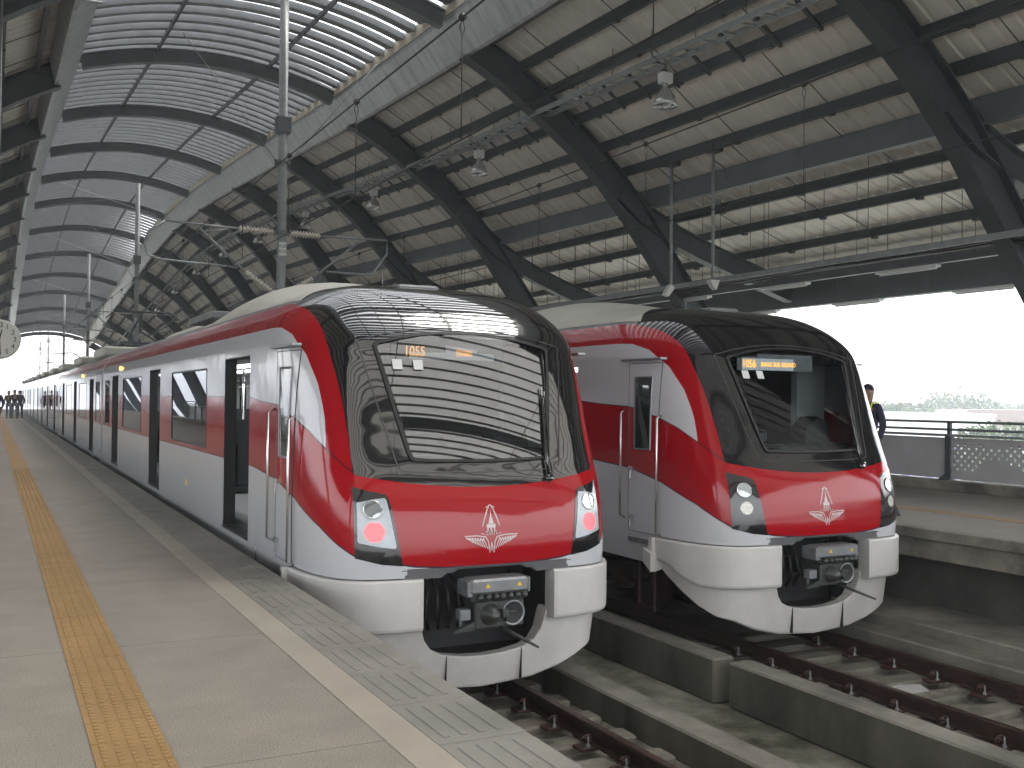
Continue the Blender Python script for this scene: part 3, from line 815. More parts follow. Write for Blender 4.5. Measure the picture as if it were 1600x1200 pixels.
def common_side(parent, doors, wins, va, vb, detail=2, lead=False):
    """door reveals, windows, lining, gangway end"""
    # lining (with the same openings)
    if detail:
        b = MB(); A = []
        c0 = va + (1.95 if lead else .12)
        for sx in (-1, 1): side_panel(b, A, c0, vb - .12, [d for d in doors if d[0] > c0], [w_ for w_ in wins if w_[0] > c0], sx * (HW - .09), 1.14, 3.04)
        b.box(-1.3, 1.3, c0, vb - .12, 3.03, 3.06); b.box(-1.3, 1.3, c0, c0 + .03, 1.14, 3.03); b.box(-1.3, 1.3, vb - .15, vb - .12, 1.14, 3.03)
        b.build('interior_lining', INTER, parent, fixn=False)
        b = MB(); b.box(-1.38, 1.38, va + .9 if lead else va + .1, vb - .1, 1.09, 1.13); b.build('floor', INTD, parent)
    for sx in (-1, 1):
        for d in doors:
            if sx < 0:
                b = MB()
                x0, x1 = sx * (HW - .13), sx * (HW - .004)
                for (a, c) in ((d[0] - .0, d[0] + .012), (d[1] - .012, d[1])):
                    b.box(x0, x1, a, c, DZ0, DZ1)
                b.box(x0, x1, d[0], d[1], DZ1 - .012, DZ1); b.box(sx * (HW - .13), sx * (HW + .012), d[0], d[1], DZ0 - .02, DZ0 + .004)
                for q in range(9): b.box(sx * (HW - .05), sx * (HW + .012), d[0] + .04 + q * (d[1] - d[0] - .08) / 9, d[0] + .09 + q * (d[1] - d[0] - .08) / 9, DZ0 + .004, DZ0 + .008)
                b.build('door_frame', RUBBER, parent)
            else:
                b = MB(); m_ = (d[0] + d[1]) / 2
                for a, c in ((d[0], m_ - .004), (m_ + .004, d[1])):
                    b.box(sx * (HW - .05), sx * (HW - .02), a, c, DZ0, 1.9); b.box(sx * (HW - .05), sx * (HW - .02), a, c, 2.85, DZ1)
                    b.box(sx * (HW - .05), sx * (HW - .02), a, a + .1, 1.9, 2.85); b.box(sx * (HW - .05), sx * (HW - .02), c - .1, c, 1.9, 2.85)
                o = b.build('door', INTER, parent)
        for w_ in wins:
            b = MB(); x0, x1 = sx * (HW - .10), sx * (HW + .004); e = .022
            b.box(x0, x1, w_[0], w_[0] + e, WZ0, WZ1); b.box(x0, x1, w_[1] - e, w_[1], WZ0, WZ1)
            b.box(x0, x1, w_[0] + e, w_[1] - e, WZ0, WZ0 + e); b.box(x0, x1, w_[0] + e, w_[1] - e, WZ1 - e, WZ1)
            f = b.build('window', RUBBER, parent)
            b = MB(); b.box(sx * (HW - .012), sx * (HW - .006), w_[0] + e, w_[1] - e, WZ0 + e, WZ1 - e); b.build('pane', GLASS, f)
    if detail > 1:
        b = MB()
        for (a, c) in [(x[1] + .15, y_[0] - .15) for x, y_ in zip(doors, doors[1:])]:
            for sx in (-1, 1):
                b.bbox(sx * 1.28, sx * .86, a, c, 1.45, 1.56, .03); b.bbox(sx * 1.29, sx * 1.2, a, c, 1.58, 2.02, .02); b.box(sx * 1.28, sx * .95, a, a + .03, 1.56, 2.3); b.box(sx * 1.28, sx * .95, c - .03, c, 1.56, 2.3)
        b.build('bench_seat', SEATM, parent)
        b = MB(); b.s = True
        for d in doors:
            for sx in (-1, 1):
                for y in (d[0] - .12, d[1] + .12): b.tube([(sx * .92, y, 1.13), (sx * .92, y, 3.0)], .018, 8)
            b.tube([(0, (d[0] + d[1]) / 2, 1.13), (0, (d[0] + d[1]) / 2, 3.0)], .018, 8)
        for sx in (-1, 1): b.tube([(sx * .7, doors[0][0], 2.75), (sx * .7, doors[-1][1], 2.75)], .016, 6)
        b.build('grab_pole', CHROME, parent)
        b = MB()
        for sx in (-.35, .35): b.box(sx - .09, sx + .09, doors[0][0], doors[-1][1], 3.0, 3.025)
        b.build('ceiling_light', mat('interior_light_panel', (.8, .8, .8), .4, emis=(.95, .98, 1), estr=1.1), parent)

def text_obj(body, size, m, parent, loc, name, rot=(pi / 2, 0, 0), ext=.002, align='LEFT', sx=1.0):
    cu = bpy.data.curves.new(name, 'FONT'); cu.body = body; cu.size = size; cu.extrude = ext; cu.align_x = align; cu.align_y = 'CENTER'; cu.offset = 0
    o = bpy.data.objects.new(name, cu); COL.objects.link(o)
    bpy.context.view_layer.update()
    dg = bpy.context.evaluated_depsgraph_get(); me = bpy.data.meshes.new_from_object(o.evaluated_get(dg)); me.materials.clear(); me.materials.append(m)
    COL.objects.unlink(o); bpy.data.objects.remove(o)
    n = bpy.data.objects.new(name, me); COL.objects.link(n); n.parent = parent; n.location = loc; n.rotation_euler = rot; n.scale = (sx, 1, 1)
    return n

def train(loc, label, number, dest, red_tail, ncars):
    T = thing('commuter_train', label, 'train', loc, 'red and white commuter trains')
    body = lead_body().build('car_body', LIV if red_tail else LIV2, T)
    common_side(body, LD_DOORS, LD_WINS, 0, LEN, 2, True)
    # --- windscreen
    b = MB(); b.s = True; P = []
    gq = lambda z: .207 * (z - 2.6) * (z - 3.12) / ((2.05 - 2.6) * (2.05 - 3.12)) + .420 * (z - 2.05) * (z - 3.12) / ((2.6 - 2.05) * (2.6 - 3.12)) + .65 * (z - 2.05) * (z - 2.6) / ((3.12 - 2.05) * (3.12 - 2.6))
    for i in range(37):
        r = i / 36; ub = .628 + (.812 - .628) * r; row = []
        for k in range(41):
            u = ub * (-1 + k / 20); zb = 2.042 + .026 * (u / .63) ** 2; zt = 3.13 - .115 * (u / .81) ** 2
            z_ = zb + (zt - zb) * r; row.append(Vector((u, gq(z_) + BOW * (u / 1.405) ** 2 - .010, z_)))
        P.append(row)
    b.grid(P); ws = b.build('windscreen', WSGLASS if red_tail else WSGLASS2, T, fixn=False)
    b = MB(); b.s = True; patch(b, scalep(WINP, WC, 1.035), .016, 2, WC, .960, 4); b.build('windscreen_seal', RUBBER, ws, fixn=False)
    b = MB(); b.s = True
    q = scalep(WINP, WC, 1.20); q = [(u * .99, 2.58 + (z - 2.6) * .95) for u, z in q]
    n = len(q)
    b.tube([on_nose(u, z, .0015) for u, z in [(q[i][0] + (q[(i + 1) % n][0] - q[i][0]) * k / 4, q[i][1] + (q[(i + 1) % n][1] - q[i][1]) * k / 4) for i in range(n) for k in range(4)] + [q[0]]], .005, 5)
    b.build('mask_joint', mat('joint_grey', (.06, .06, .06), .4), T)
    for u in (-.70, -.515):
        b = MB(); b.add([on_nose(u, 2.80, .018), on_nose(u + .085, 2.80, .018), on_nose(u + .085, 2.885, .018), on_nose(u, 2.885, .018)], [(0, 1, 2, 3)]); b.build('sticker', WHITEP, ws, fixn=False)
    # wiper
    b = MB(); b.s = True
    b.tube([on_nose(.60, 1.87, .03), on_nose(.615, 2.1, .035), on_nose(.665, 2.5, .03), on_nose(.685, 2.66, .03)], [.016, .014, .012, .008], 8)
    b.tube([on_nose(.64, 1.90, .03), on_nose(.65, 2.1, .035), on_nose(.70, 2.5, .03), on_nose(.71, 2.62, .03)], .007, 6)
    b.tube([on_nose(.60, 1.87, .0), on_nose(.60, 1.87, .045)], .035, 10); b.tube([on_nose(.64, 1.90, .0), on_nose(.64, 1.90, .04)], .022, 8)
    wp = b.build('wiper', BLKG, T)
    b = MB(); b.tube([on_nose(.685, 2.30, .014), on_nose(.735, 2.65, .014), on_nose(.77, 2.97, .014)], .011, 5); b.build('wiper_blade', RUBBER, wp)
    # destination display
    b = MB(); b.box(-.66, .40, .66, .72, 2.90, 3.08); dsp = b.build('destination_display', BLKG, T)
    b = MB(); b.box(-.50 if red_tail else -.60, .32 if red_tail else .12, .655, .6585, 2.905, 2.965 if red_tail else 3.03)
    b.add([(-.14, .654, 2.93), (.12, .654, 2.92), (.16, .654, 3.0), (-.16, .654, 3.03)], [(0, 1, 2, 3)]) if red_tail else None
    b.build('display_panel', DISP, dsp)
    text_obj(number, .125 if red_tail else .12, AMBER, dsp, (-.55 if red_tail else -.60, .650, 2.968), 'train_number', sx=.80)
    text_obj(dest, .085 if red_tail else .070, AMBER, dsp, (-.06 if red_tail else -.34, .650, 2.965), 'destination_text', sx=.85 if red_tail else .82)
    # cab interior
    b = MB(); b.bbox(-.95, .95, .62, 1.05, 1.5, 2.10, .03); b.prism([(.35, 2.10), (.72, 2.10), (.68, 2.34), (.55, 2.40), (.38, 2.26)], .72, 1.0); b.bbox(-.5, -.1, .8, .95, 2.1, 2.24, .02); b.build('driver_desk', SEATM, T)
    b = MB(); b.box(-1.3, 1.3, 1.95, 1.98, 1.13, 3.1); b.box(-.95, -.2, 1.90, 1.95, 1.6, 2.95); b.build('cab_rear_wall', mat('cab_grey', (.10, .11, .11), .5), T)
    b = MB(); b.box(.72, 1.15, 1.25, 1.35, 1.3, 3.0); b.box(-1.15, -1.05, 1.25, 1.35, 1.3, 3.0); b.build('cab_pillar', INTER, T)
    b = MB(); b.box(-.62, -.40, 1.5, 1.7, 2.2, 2.42); b.box(-.38, -.22, 1.5, 1.7, 2.2, 2.35); b.build('cab_equipment', REDIN, T)
    b = MB(); b.s = True; b.tube([(-.63, 1.2, 2.45), (-.63, 1.2, 2.95)], .012, 6); b.build('grab_pole', CHROME, T)
    # --- headlights
    for sx in (-1, 1):
        HP = [(1.14, 1.845), (1.02, 1.81), (.90, 1.785), (.875, 1.76), (.855, 1.68), (.80, 1.35), (.775, 1.215), (.95, 1.235), (1.14, 1.285)]
        P = [(sx * a, c) for a, c in HP]; c0 = (sx * .99, 1.53)
        b = MB(); b.s = True; patch(b, P, .0035, 6, c0, sub=6); h = b.build('headlight', BLKG, T, fixn=False)
        LP = [(1.115, 1.72), (1.0, 1.745), (.905, 1.755), (.89, 1.74), (.85, 1.50), (.825, 1.37), (.84, 1.355), (.97, 1.375), (1.11, 1.405), (1.12, 1.42)]
        P = [(sx * a, c) for a, c in LP]; c1 = (sx * .98, 1.56)
        if red_tail:
            b = MB(); b.s = True; patch(b, P, .006, 5, c1, sub=4); b.build('lens_bezel', mat('lamp_bezel_silver', (.45, .50, .54), .2, 0, .15, 12, coat=.5), h, fixn=False)
        def disc(b, u, z, r, off, n=24, rings=3):
            patch(b, [(u + r * cos(2 * pi * i / n), z + r * sin(2 * pi * i / n)) for i in range(n)], off, rings, (u, z), sub=1)
        b = MB(); b.s = True; disc(b, sx * 1.0, 1.665, .068, .009); l1 = b.build('headlamp', mat('projector_lens', (.35, .38, .40), .08, .9, coat=.8) if red_tail else mat('lit_projector_lens', (.30, .33, .34), .08, .8, emis=(.9, .97, 1), estr=.03), h, fixn=False)
        b = MB(); b.s = True; b.tube([on_nose(sx * 1.0 + .07 * cos(a), 1.665 + .07 * sin(a), .01) for a in [i * pi / 12 for i in range(25)]], .006, 6); b.build('lamp_ring', CHROME, l1)
        # LED cluster
        mled = mat('red_led', (.8, .02, .02), .3, emis=(1, .05, .07), estr=.30) if red_tail else mat('white_led', (.8, .78, .7), .25, emis=(1, .95, .82), estr=.05)
        b = MB(); b.s = True; disc(b, sx * .995, 1.49, .082 if red_tail else .066, .0085)
        g = b.build('led_lamp', mat('red_lens', (.75, .30, .33), .25, emis=(1, .30, .34), estr=.06) if red_tail else mat('clear_lens', (.25, .24, .22), .15, .6), h, fixn=False)
        b = MB(); b.s = True
        for i in range(-5, 6):
            for j in range(-6, 7):
                du = i * .0145 + (j % 2) * .00725; dz = j * .0128
                if du * du + dz * dz < (.0056 if red_tail else .0034): disc(b, sx * .995 + du, 1.49 + dz, .0052, .011, 6, 1)
        b.build('led_points', mled, g, fixn=False)
    # --- emblem
    E = MB()
    def strip(a, c, w0, w1):
        a = Vector((a[0], a[1])); c = Vector((c[0], c[1])); d = (c - a).normalized(); n = Vector((-d.y, d.x))
        pts = [a - n * w0, a + n * w0, c + n * w1, c - n * w1]
        vs = [on_nose(p.x, p.y, .0025) for p in pts]; E.add(vs, [(0, 1, 2, 3)])
    for sx in (-1, 1):
        for k in range(9):   # sun rays
            a = (sx * (.012 + .0042 * k), 1.668 - .010 * k); l = .030 + .0085 * k
            ang = radians(32 - 1.0 * k) if k else radians(60)
            c = (a[0] + sx * l * sin(ang) * (1.05 - .02 * k), a[1] - l * cos(ang)); strip(a, c, .0026, .0038)
        for k in range(6):
            a0, a1 = radians(90 - k * 18), radians(90 - (k + 1) * 18)
            strip((sx * .017 * cos(a0), 1.652 + .022 * sin(a0)), (sx * .017 * cos(a1), 1.652 + .022 * sin(a1)), .0045, .0045)
        # wing feathers
        W = [(sx * .052, 1.415), (sx * .13, 1.428), (sx * .245, 1.428)]
        for a, c in zip(W, W[1:]): strip(a, c, .004, .004)
        strip((sx * .052, 1.415), (sx * .030, 1.375), .0045, .004); strip((sx * .030, 1.375), (sx * .026, 1.315), .004, .003)
        for k in range(7):
            a = (sx * (.232 - .026 * k), 1.418 - .002 * k); c = (sx * (.165 - .0215 * k), 1.372 - .0095 * k); strip(a, c, .0042, .0030)
            strip((a[0] * 1.0, a[1]), (sx * (.215 - .022 * k), 1.400 - .003 * k), .006, .0042)
        strip((sx * .0195, 1.345), (sx * .0195, 1.285), .0032, .0045); strip((sx * .060, 1.437), (sx * .095, 1.444), .002, .002)
        strip((sx * .028, 1.50), (sx * .033, 1.455), .006, .005)
    strip((0, 1.640), (0, 1.575), .001, .007); strip((0, 1.575), (0, 1.53), .010, .022); strip((0, 1.53), (0, 1.522), .026, .026)
    strip((0, 1.518), (0, 1.49), .042, .040); strip((0, 1.372), (0, 1.345), .003, .008); strip((0, 1.345), (0, 1.30), .008, .003)
    strip((0, 1.487), (0, 1.455), .008, .006)
    em = E.build('emblem', SILV, T, fixn=False)
    text_obj('รฟท', .062, SILV, em, (0, surf_uz(0, 1.44) - .003, 1.448), 'emblem_letters', align='CENTER', ext=.0008)
    # --- bumpers
    def plan_pts(z, u0, vmax):
        ts = [t for t in TS + TS2 if t * fw_(z) >= u0]
        pts = [plan(z, t) for t in ts]; ss = [p for p in side_samples(z, 2.4, 30) if p[1] < vmax]
        return [(u0, surf_uz(u0, z))] + pts + ss + [(fw_(z), vmax)]
    def ribbon(sx, z, u0, vmax, sec):
        """sec(i,(u,v)) -> list of (off, z)"""
        b = MB(); pts = plan_pts(z, u0, vmax); P = []
        keep = [pts[0]]
        for p in pts[1:]:
            if (Vector(p) - Vector(keep[-1])).length > .02: keep.append(p)
        pts = keep
        for i, p in enumerate(pts):
            a, c = Vector(pts[max(i - 1, 0)]), Vector(pts[min(i + 1, len(pts) - 1)]); t = (c - a).normalized(); n = Vector((t.y, -t.x))
            P.append([(sx * (p[0] + n.x * o), p[1] + n.y * o, zz) for o, zz in sec(i, p)])
        m = len(P[0]); vs = [x for r in P for x in r]; fs = []
        for i in range(len(P) - 1):
            for k in range(m): fs.append((i * m + k, i * m + (k + 1) % m, (i + 1) * m + (k + 1) % m, (i + 1) * m + k))
        fs += [tuple(range(m)), tuple((len(P) - 1) * m + k for k in reversed(range(m)))]
        b.s = False; b.add(vs, fs); return b
    for sx in (-1, 1):
        def sec(i, p):
            zb = itp([(0, .68), (.42, .68), (.62, .74), (.80, .84), (1.0, .87)], p[1]); e = .0 if i else -.012
            return [(-.10, 1.105), (.040 + e, 1.105), (.052 + e, 1.100), (.060 + e, 1.085), (.060 + e, zb + .035), (.052 + e, zb + .012), (.036 + e, zb), (-.10, zb)]
        bb = ribbon(sx, 1.0, .60, 1.02, sec)
        bb.build('bumper', BUMP, T)
    ZB = [(0, .13), (.5, .16), (.8, .22), (1.14, .32), (1.45, .36), (1.70, .44), (1.95, .56), (2.2, .70), (2.42, .84)]
    ZH = [(0, .40), (.2, .41), (.38, .44), (.48, .49), (.545, .58), (.575, .70), (.59, .76)]
    half = [(0.0, surf_uz(0, .72))] + [(u_ / 50, surf_uz(u_ / 50, .72)) for u_ in range(1, 32)]
    for p in plan_pts(.72, .63, 1.0)[1:]:
        if (Vector(p) - Vector(half[-1])).length > .02: half.append(p)
    full = [(-x, v) for x, v in reversed(half[1:])] + half
    b = MB(); P = []
    for i, p in enumerate(full):
        a_, c_ = Vector(full[max(i - 1, 0)]), Vector(full[min(i + 1, len(full) - 1)]); t_ = (c_ - a_).normalized(); n_ = Vector((t_.y, -t_.x))
        au = abs(p[0]); zb = itp(ZB, au + p[1] - .1); zt = itp(ZH, au) if au < .59 else .76 + max(0, p[1] - .4) * .3
        o_ = lambda z: -.075 * min(1, max(0, (.75 - z) / .6)) ** 1.3
        P.append([(p[0] + n_.x * o, p[1] + n_.y * o, z) for o, z in ((o_(zt) - .012, zt), (o_(zt - .02), zt - .012), (o_((zt + zb) / 2), (zt + zb) / 2), (o_(zb + .02), zb + .02), (-.085, zb), (-.15, zb), (-.15, zt))])
    m = 7; vs = [x for r in P for x in r]; fs = []
    for i in range(len(P) - 1):
        for k in range(m): fs.append((i * m + k, i * m + (k + 1) % m, (i + 1) * m + (k + 1) % m, (i + 1) * m + k))
    fs += [tuple(range(m)), tuple((len(P) - 1) * m + k for k in reversed(range(m)))]
    b.add(vs, fs); sk_ = b.build('front_skirt', BUMP, T)
    for u in (-.34, .36):
        b = MB(); v = surf_uz(u, .72); b.box(u - .003, u + .003, v + .030, v + .11, .165, itp(ZH, abs(u)) - .005); b.build('skirt_seam', BLACK, sk_)
    # surround lip under the nose
    b = MB(); P = []
    for i in range(33):
        u = -.78 + 1.56 * i / 32; v = surf_uz(u, 1.18); zl = 1.10 if abs(u) > .42 else (1.135 if abs(u) > .34 else 1.16)
        P.append([(u, v + .004, 1.183), (u, v - .001, 1.178), (u, v + .02, zl), (u, v + .09, zl), (u, v + .09, 1.183)])
    m = 5; vs = [x for r in P for x in r]; fs = []
    for i in range(32):
        for k in range(m): fs.append((i * m + k, i * m + (k + 1) % m, (i + 1) * m + (k + 1) % m, (i + 1) * m + k))
    b.add(vs, fs); b.build('nose_lip', mat('lip_grey', (.13, .13, .135), .45), T)
    # recess
    b = MB(); b.box(-.66, .66, .62, .66, .35, 1.16); b.box(-.66, -.62, .26, .66, .4, 1.16); b.box(.62, .66, .26, .66, .4, 1.16); b.box(-.66, .66, .1, .66, 1.19, 1.2)
    b.box(-.6, .6, .2, .64, .36, .38); b.build('coupler_recess', BLACK, T)
    # coupler
    cp = bpy.data.objects.new('coupler', None); COL.objects.link(cp); cp.parent = T; cp.location = (.03, -.02, .82); cp.empty_display_size = .1
    b = MB(); b.bbox(-.235, .215, -.10, .10, -.135, .095, .014); b.box(-.12, .12, .1, .6, -.08, .06)
    b.prism([(-.235, -.07), (-.235, -.135), (-.42, -.15), (-.42, -.135)], -.10, -.06)
    b.build('coupler_head', CPL, cp)
    b = MB(); b.s = True
    b.lathe([(.001, -.215), (.02, -.21), (.045, -.19), (.07, -.15), (.09, -.10)], (-.095, 0, -.02), 20, 'y'); b.build('coupler_cone', CPL, cp)
    b = MB(); b.s = True; b.lathe([(.105, -.115), (.098, -.118), (.085, -.105), (.06, -.09)], (.11, 0, -.02), 20, 'y'); b.build('coupler_cup_ring', ALU, cp)
    b = MB(); b.s = True; b.lathe([(.088, -.112), (.07, -.106), (.001, -.104)], (.11, 0, -.02), 18, 'y'); b.build('coupler_cup', BLACK, cp)
    b = MB(); b.bbox(-.02, .05, -.17, -.09, -.05, .02, .01); b.bbox(.03, .12, -.15, -.11, -.01, .01, .004); b.bbox(.02, .04, -.16, -.1, -.08, .0, .004); b.build('coupler_hook', CPL, cp)
    b = MB(); b.bbox(-.29, .24, -.14, .08, .155, .275, .018); b.bbox(-.31, -.26, -.12, .10, .13, .26, .01); b.bbox(.235, .265, -.12, .08, .14, .27, .01); b.build('connector_cover', ALU, cp)
    b = MB()
    for x in (-.2, -.13, -.06, .0, .07, .14, .2): b.s = True; b.lathe([(.001, -.16), (.022, -.155), (.026, -.13), (.026, -.08)], (x, 0, .128), 12, 'y')
    b.s = False; b.box(-.27, .24, -.10, .08, .095, .155); b.build('connector_plugs', CPL, cp)
    for x in (-.165, .125):
        b = MB(); b.add([(x, -.1425, .205), (x + .05, -.1425, .205), (x + .025, -.1425, .245)], [(0, 1, 2)]); b.build('warning_sticker', YEL, cp, fixn=False)
    b = MB(); b.bbox(-.36, -.26, -.08, .02, -.06, .03, .008); b.box(-.335, -.315, -.02, .0, -.13, -.06); b.build('junction_box', ALU, cp)
    b = MB(); b.s = True; b.tube([(.0, -.10, -.13), (.06, -.24, -.17), (.16, -.46, -.235)], [.014, .017, .010], 8); b.build('release_bar', CPL, cp)
    for k in range(4):
        b = MB(); b.s = True; x = -.5 + .09 * k; b.tube([(x, .4, 1.1), (x + .03, .25, .95), (x + .02 * k, .22, .75), (x + .08, .35, .62)], .018, 6); b.build('air_hose', RUBBER, T)
    b = MB(); b.s = True; b.tube([(.36, .4, 1.05), (.40, .2, .9), (.38, .22, .7), (.33, .4, .6)], .02, 6)
    b.build('air_hose', RUBBER, T)
    # --- cab door (both sides)
    for sx in (-1, 1):
        d0, d1 = 1.06, 1.60
        def S2(v, z, off):
            # point on side at given v (solve t)
            lo, hi = .8, 1.0
            for _ in range(30):
                mt = (lo + hi) / 2
                if plan(z, mt)[1] < v: lo = mt
                else: hi = mt
            u, vv = plan(z, lo); 
            return (sx * (u + off), v, z)
        b = MB(); b.s = True; A = []
        P = []
        for i in range(9):
            v = d0 + (d1 - d0) * i / 8; r = []
            for k in range(25):
                z = 1.12 + (2.97 - 1.12) * k / 24; p = S2(v, z, .006); r.append(p); A.append(fields(p[0] - sx * .006, p[1], z))
            P.append(r)
        b.grid(P); setattrs(b, A)
        dr = b.build('cab_door', LIV2, T, fixn=False)
        b = MB(); 
        for a, c in (((d0, 1.12), (d1, 1.12)), ((d1, 1.12), (d1, 2.97)), ((d1, 2.97), (d0, 2.97)), ((d0, 2.97), (d0, 1.12))):
            b.tube([S2(a[0] + (c[0] - a[0]) * k / 12, a[1] + (c[1] - a[1]) * k / 12, .003) for k in range(13)], .0055, 5)
        b.build('door_seal', mat('seal_grey', (.08, .08, .085), .6), dr)
        b = MB(); wv0, wv1 = d0 + .12, d1 - .12
        b.grid([[S2(wv0 + (wv1 - wv0) * i / 3, z, .011) for z in (2.02, 2.3, 2.55, 2.83)] for i in range(4)]); wn = b.build('window', mat('dark_glass', (.012, .014, .015), .06, coat=.8), dr, fixn=False)
        b = MB()
        for a, c in (((wv0, 2.03), (wv1, 2.03)), ((wv1, 2.03), (wv1, 2.82)), ((wv1, 2.82), (wv0, 2.82)), ((wv0, 2.82), (wv0, 2.03))): b.tube([S2(a[0] + (c[0] - a[0]) * k / 6, a[1] + (c[1] - a[1]) * k / 6, .01) for k in range(7)], .011, 5)
        b.build('window_frame', ALU, wn)
        b = MB(); p = S2(1.3, 3.02, .03); b.bbox(min(sx * 1.37, sx * 1.455), max(sx * 1.37, sx * 1.455), d0 - .12, d1 + .12, 3.0, 3.025, .004); b.build('rain_gutter', ALU, dr)
        b = MB(); b.s = True
        for v, za, zb in ((d0 - .06, 1.12, 2.40), (d1 + .08, 1.25, 2.45)):
            pp = S2(v, 2, .0)[0]; x1 = pp + sx * .06
            b.tube([(pp, v, za), (x1, v, za + .03), (x1, v, zb - .03), (pp, v, zb)], .014, 8)
        b.build('handrail', CHROME, dr)
        b = MB()
        for z in (1.25, 1.78):
            p = S2(d1 - .07, z, 0); b.bbox(min(p[0], p[0] + sx * .035), max(p[0], p[0] + sx * .035), d1 - .11, d1 - .03, z, z + .05, .004); b.tube([(p[0] + sx * .03, d1 - .07, z + .02), (p[0] + sx * .03, d1 - .07, z - .08)], .009, 6)
        b.build('door_handle', CHROME, dr)
        b = MB(); p = S2(1.3, 1.05, 0); b.bbox(min(sx * 1.38, sx * 1.43), max(sx * 1.38, sx * 1.43), d0 + .02, d1 - .02, 1.0, 1.06, .006); b.build('step', ALU, dr)
        for v, z in ((.36, 1.0),): pass
    b = MB()
    b.s = False; b.bbox(-1.412, -1.400, 6.35, 6.42, 1.38, 1.46, .003); b.build('data_plate', YEL, T)
    b = MB(); b.bbox(-1.43, -1.398, 10.83 - 2.1 + 5.5, 10.83 - 2.1 + 5.62, 3.07, 3.14, .004); b.build('side_lamp', AMBL, T)
    # --- roof fairing (dome), AC units, grille
    def bumpf(v0, v1, wu, h, front=.5, back=.35, zbase=3.60, name='roof_fairing', m=DOMEM):
        b = MB(); b.s = True; P = []
        for i in range(33):
            f = i / 32; v = v0 + (v1 - v0) * f; row = []
            a = min(1, (v - v0) / front); c = min(1, (v1 - v) / back); e = sqrt(max(0, 1 - (1 - a) ** 2)) * sqrt(max(0, 1 - (1 - c) ** 2))
            for k in range(33):
                t = -1 + 2 * k / 32; u = wu * t
                zr = max([z for z in ZUP if fw_(z) >= abs(u)] or [3.3])
                zz_ = 3.40 + (h - .0) * e * (1 - abs(t) ** 3.2) ** .8 * 1.0
                row.append((u, v, zz_))
            P.append(row)
        b.grid(P); return b.build(name, m, T, fixn=False)
    def zroof(u, v):
        lo, hi = 3.2, 3.74
        for _ in range(24):
            m_ = (lo + hi) / 2
            if fw_(m_) <= abs(u) + .001 or surf_uz(u, m_) > v: hi = m_
            else: lo = m_
        return lo
    b = MB(); b.s = True; P = []
    HB = [(0, 0), (2.7, 0), (3.0, .02), (3.6, .11), (4.2, .19), (4.8, .215), (5.6, .18), (6.3, .06), (6.7, .0), (9, 0)]
    for k in range(41):
        u = -1.165 + 2.33 * k / 40; vf = 2.7 - .95 * (abs(u) / 1.165) ** 1.5; row = []
        for i in range(41):
            v = vf + (6.7 - vf) * i / 40; row.append((u, v, zroof(u, v) + .006 + sitp(HB, v) * (1 - (abs(u) / 1.166) ** 3) ** .8))
        P.append(row)
    b.grid(P); b.build('roof_fairing', DOMEM, T, fixn=False)
    bumpf(9.2, 11.8, 1.12, .40, .25, .25)
    b = MB(); y = 7.0
    while y < 8.8: b.bbox(-1.0, 1.0, y, y + .10, 3.66, 3.76, .01); y += .16
    b.build('roof_grille', ROOFG, T)
    b = MB(); b.bbox(-.22, .22, 1.7, 2.4, 3.5, 3.675, .02); b.build('antenna_base', ROOFG, T)
    b = MB(); b.s = True; b.tube([(-.2, 2.2, 3.68), (-.2, 2.2, 3.83)], .006, 5); b.build('antenna', ALU, T)
    # --- trailing cars
    y0 = LEN + .30; meshes = None
    bodies = []
    for k in range(ncars):
        if meshes is None:
            b = MB(); A = []
            for sx in (-1, 1): side_panel(b, A, 0, 16.9, TR_DOORS, TR_WINS, sx * HW)
            A = [fields(v[0], 6, v[2]) for v in b.v]
            roof_strips(b, A, 0, 16.9, 2)
            for y in (0.0, 16.9):
                o = len(b.v); vs = [(-HW, y, .8), (HW, y, .8)] + [(fw_(z), y, z) for z in ZUP] + [(-fw_(z), y, z) for z in reversed(ZUP)]
                b.add(vs, [tuple(range(len(vs)))]); A += [(-1, -1, -1, -1, -1)] * len(vs)
            setattrs(b, A)
            c = b.build('car_body', LIV, T, fixn=False); c.location = (0, y0, 0)
            common_side(c, TR_DOORS, TR_WINS, 0, 16.9, 2 if red_tail else 1)
            for q0 in (3, 11): b = MB(); b.bbox(-1.1, 1.1, q0, q0 + 3, 3.6, 3.86, .05); b.build('air_conditioner', DOMEM, c)
            b = MB(); b.bbox(-1.15, 1.15, .4, 16.5, .35, .85, .05); b.build('underframe', BLACK, c)
            b = MB(); b.bbox(-.6, .6, -.32, .02, 1.0, 3.1, .03); b.build('gangway', RUBBER, c)
            b = MB(); b.bbox(-1.43, -1.398, 5.55, 5.67, 3.07, 3.14, .004); b.build('side_lamp', AMBL, c)
            meshes = c
            if red_tail:
                b = MB(); b.s = True; zt = 4.86
                for x in (-.55, .55): b.tube([(x, 3.6, 4.0), (x, 5.4, 4.0)], .035, 6)
                for y in (3.6, 5.4): b.tube([(-.55, y, 4.0), (.55, y, 4.0)], .035, 6)
                b.tube([(-.4, 3.8, 4.02), (-.1, 5.6, 4.45), (0, 4.2, zt)], .03, 6); b.tube([(.4, 3.8, 4.02), (.1, 5.6, 4.45), (0, 4.2, zt)], .03, 6)
                for y in (4.05, 4.35): b.tube([(-.95, y, zt - .16), (-.72, y, zt + .03), (.72, y, zt + .03), (.95, y, zt - .16)], .02, 6)
                for x in (-.55, .55):
                    for y in (3.6, 5.4): insul(b, (x, y, 3.7), (x, y, 4.0), .08, 4)
                b.build('pantograph', STEEL, c)
        else:
            c = copy_tree(meshes); c.location = (0, y0, 0)
            for ch in [x for x in list(COL.objects) if x.parent == c and x.name.startswith('pantograph')]: bpy.data.objects.remove(ch)
        y0 += 17.2
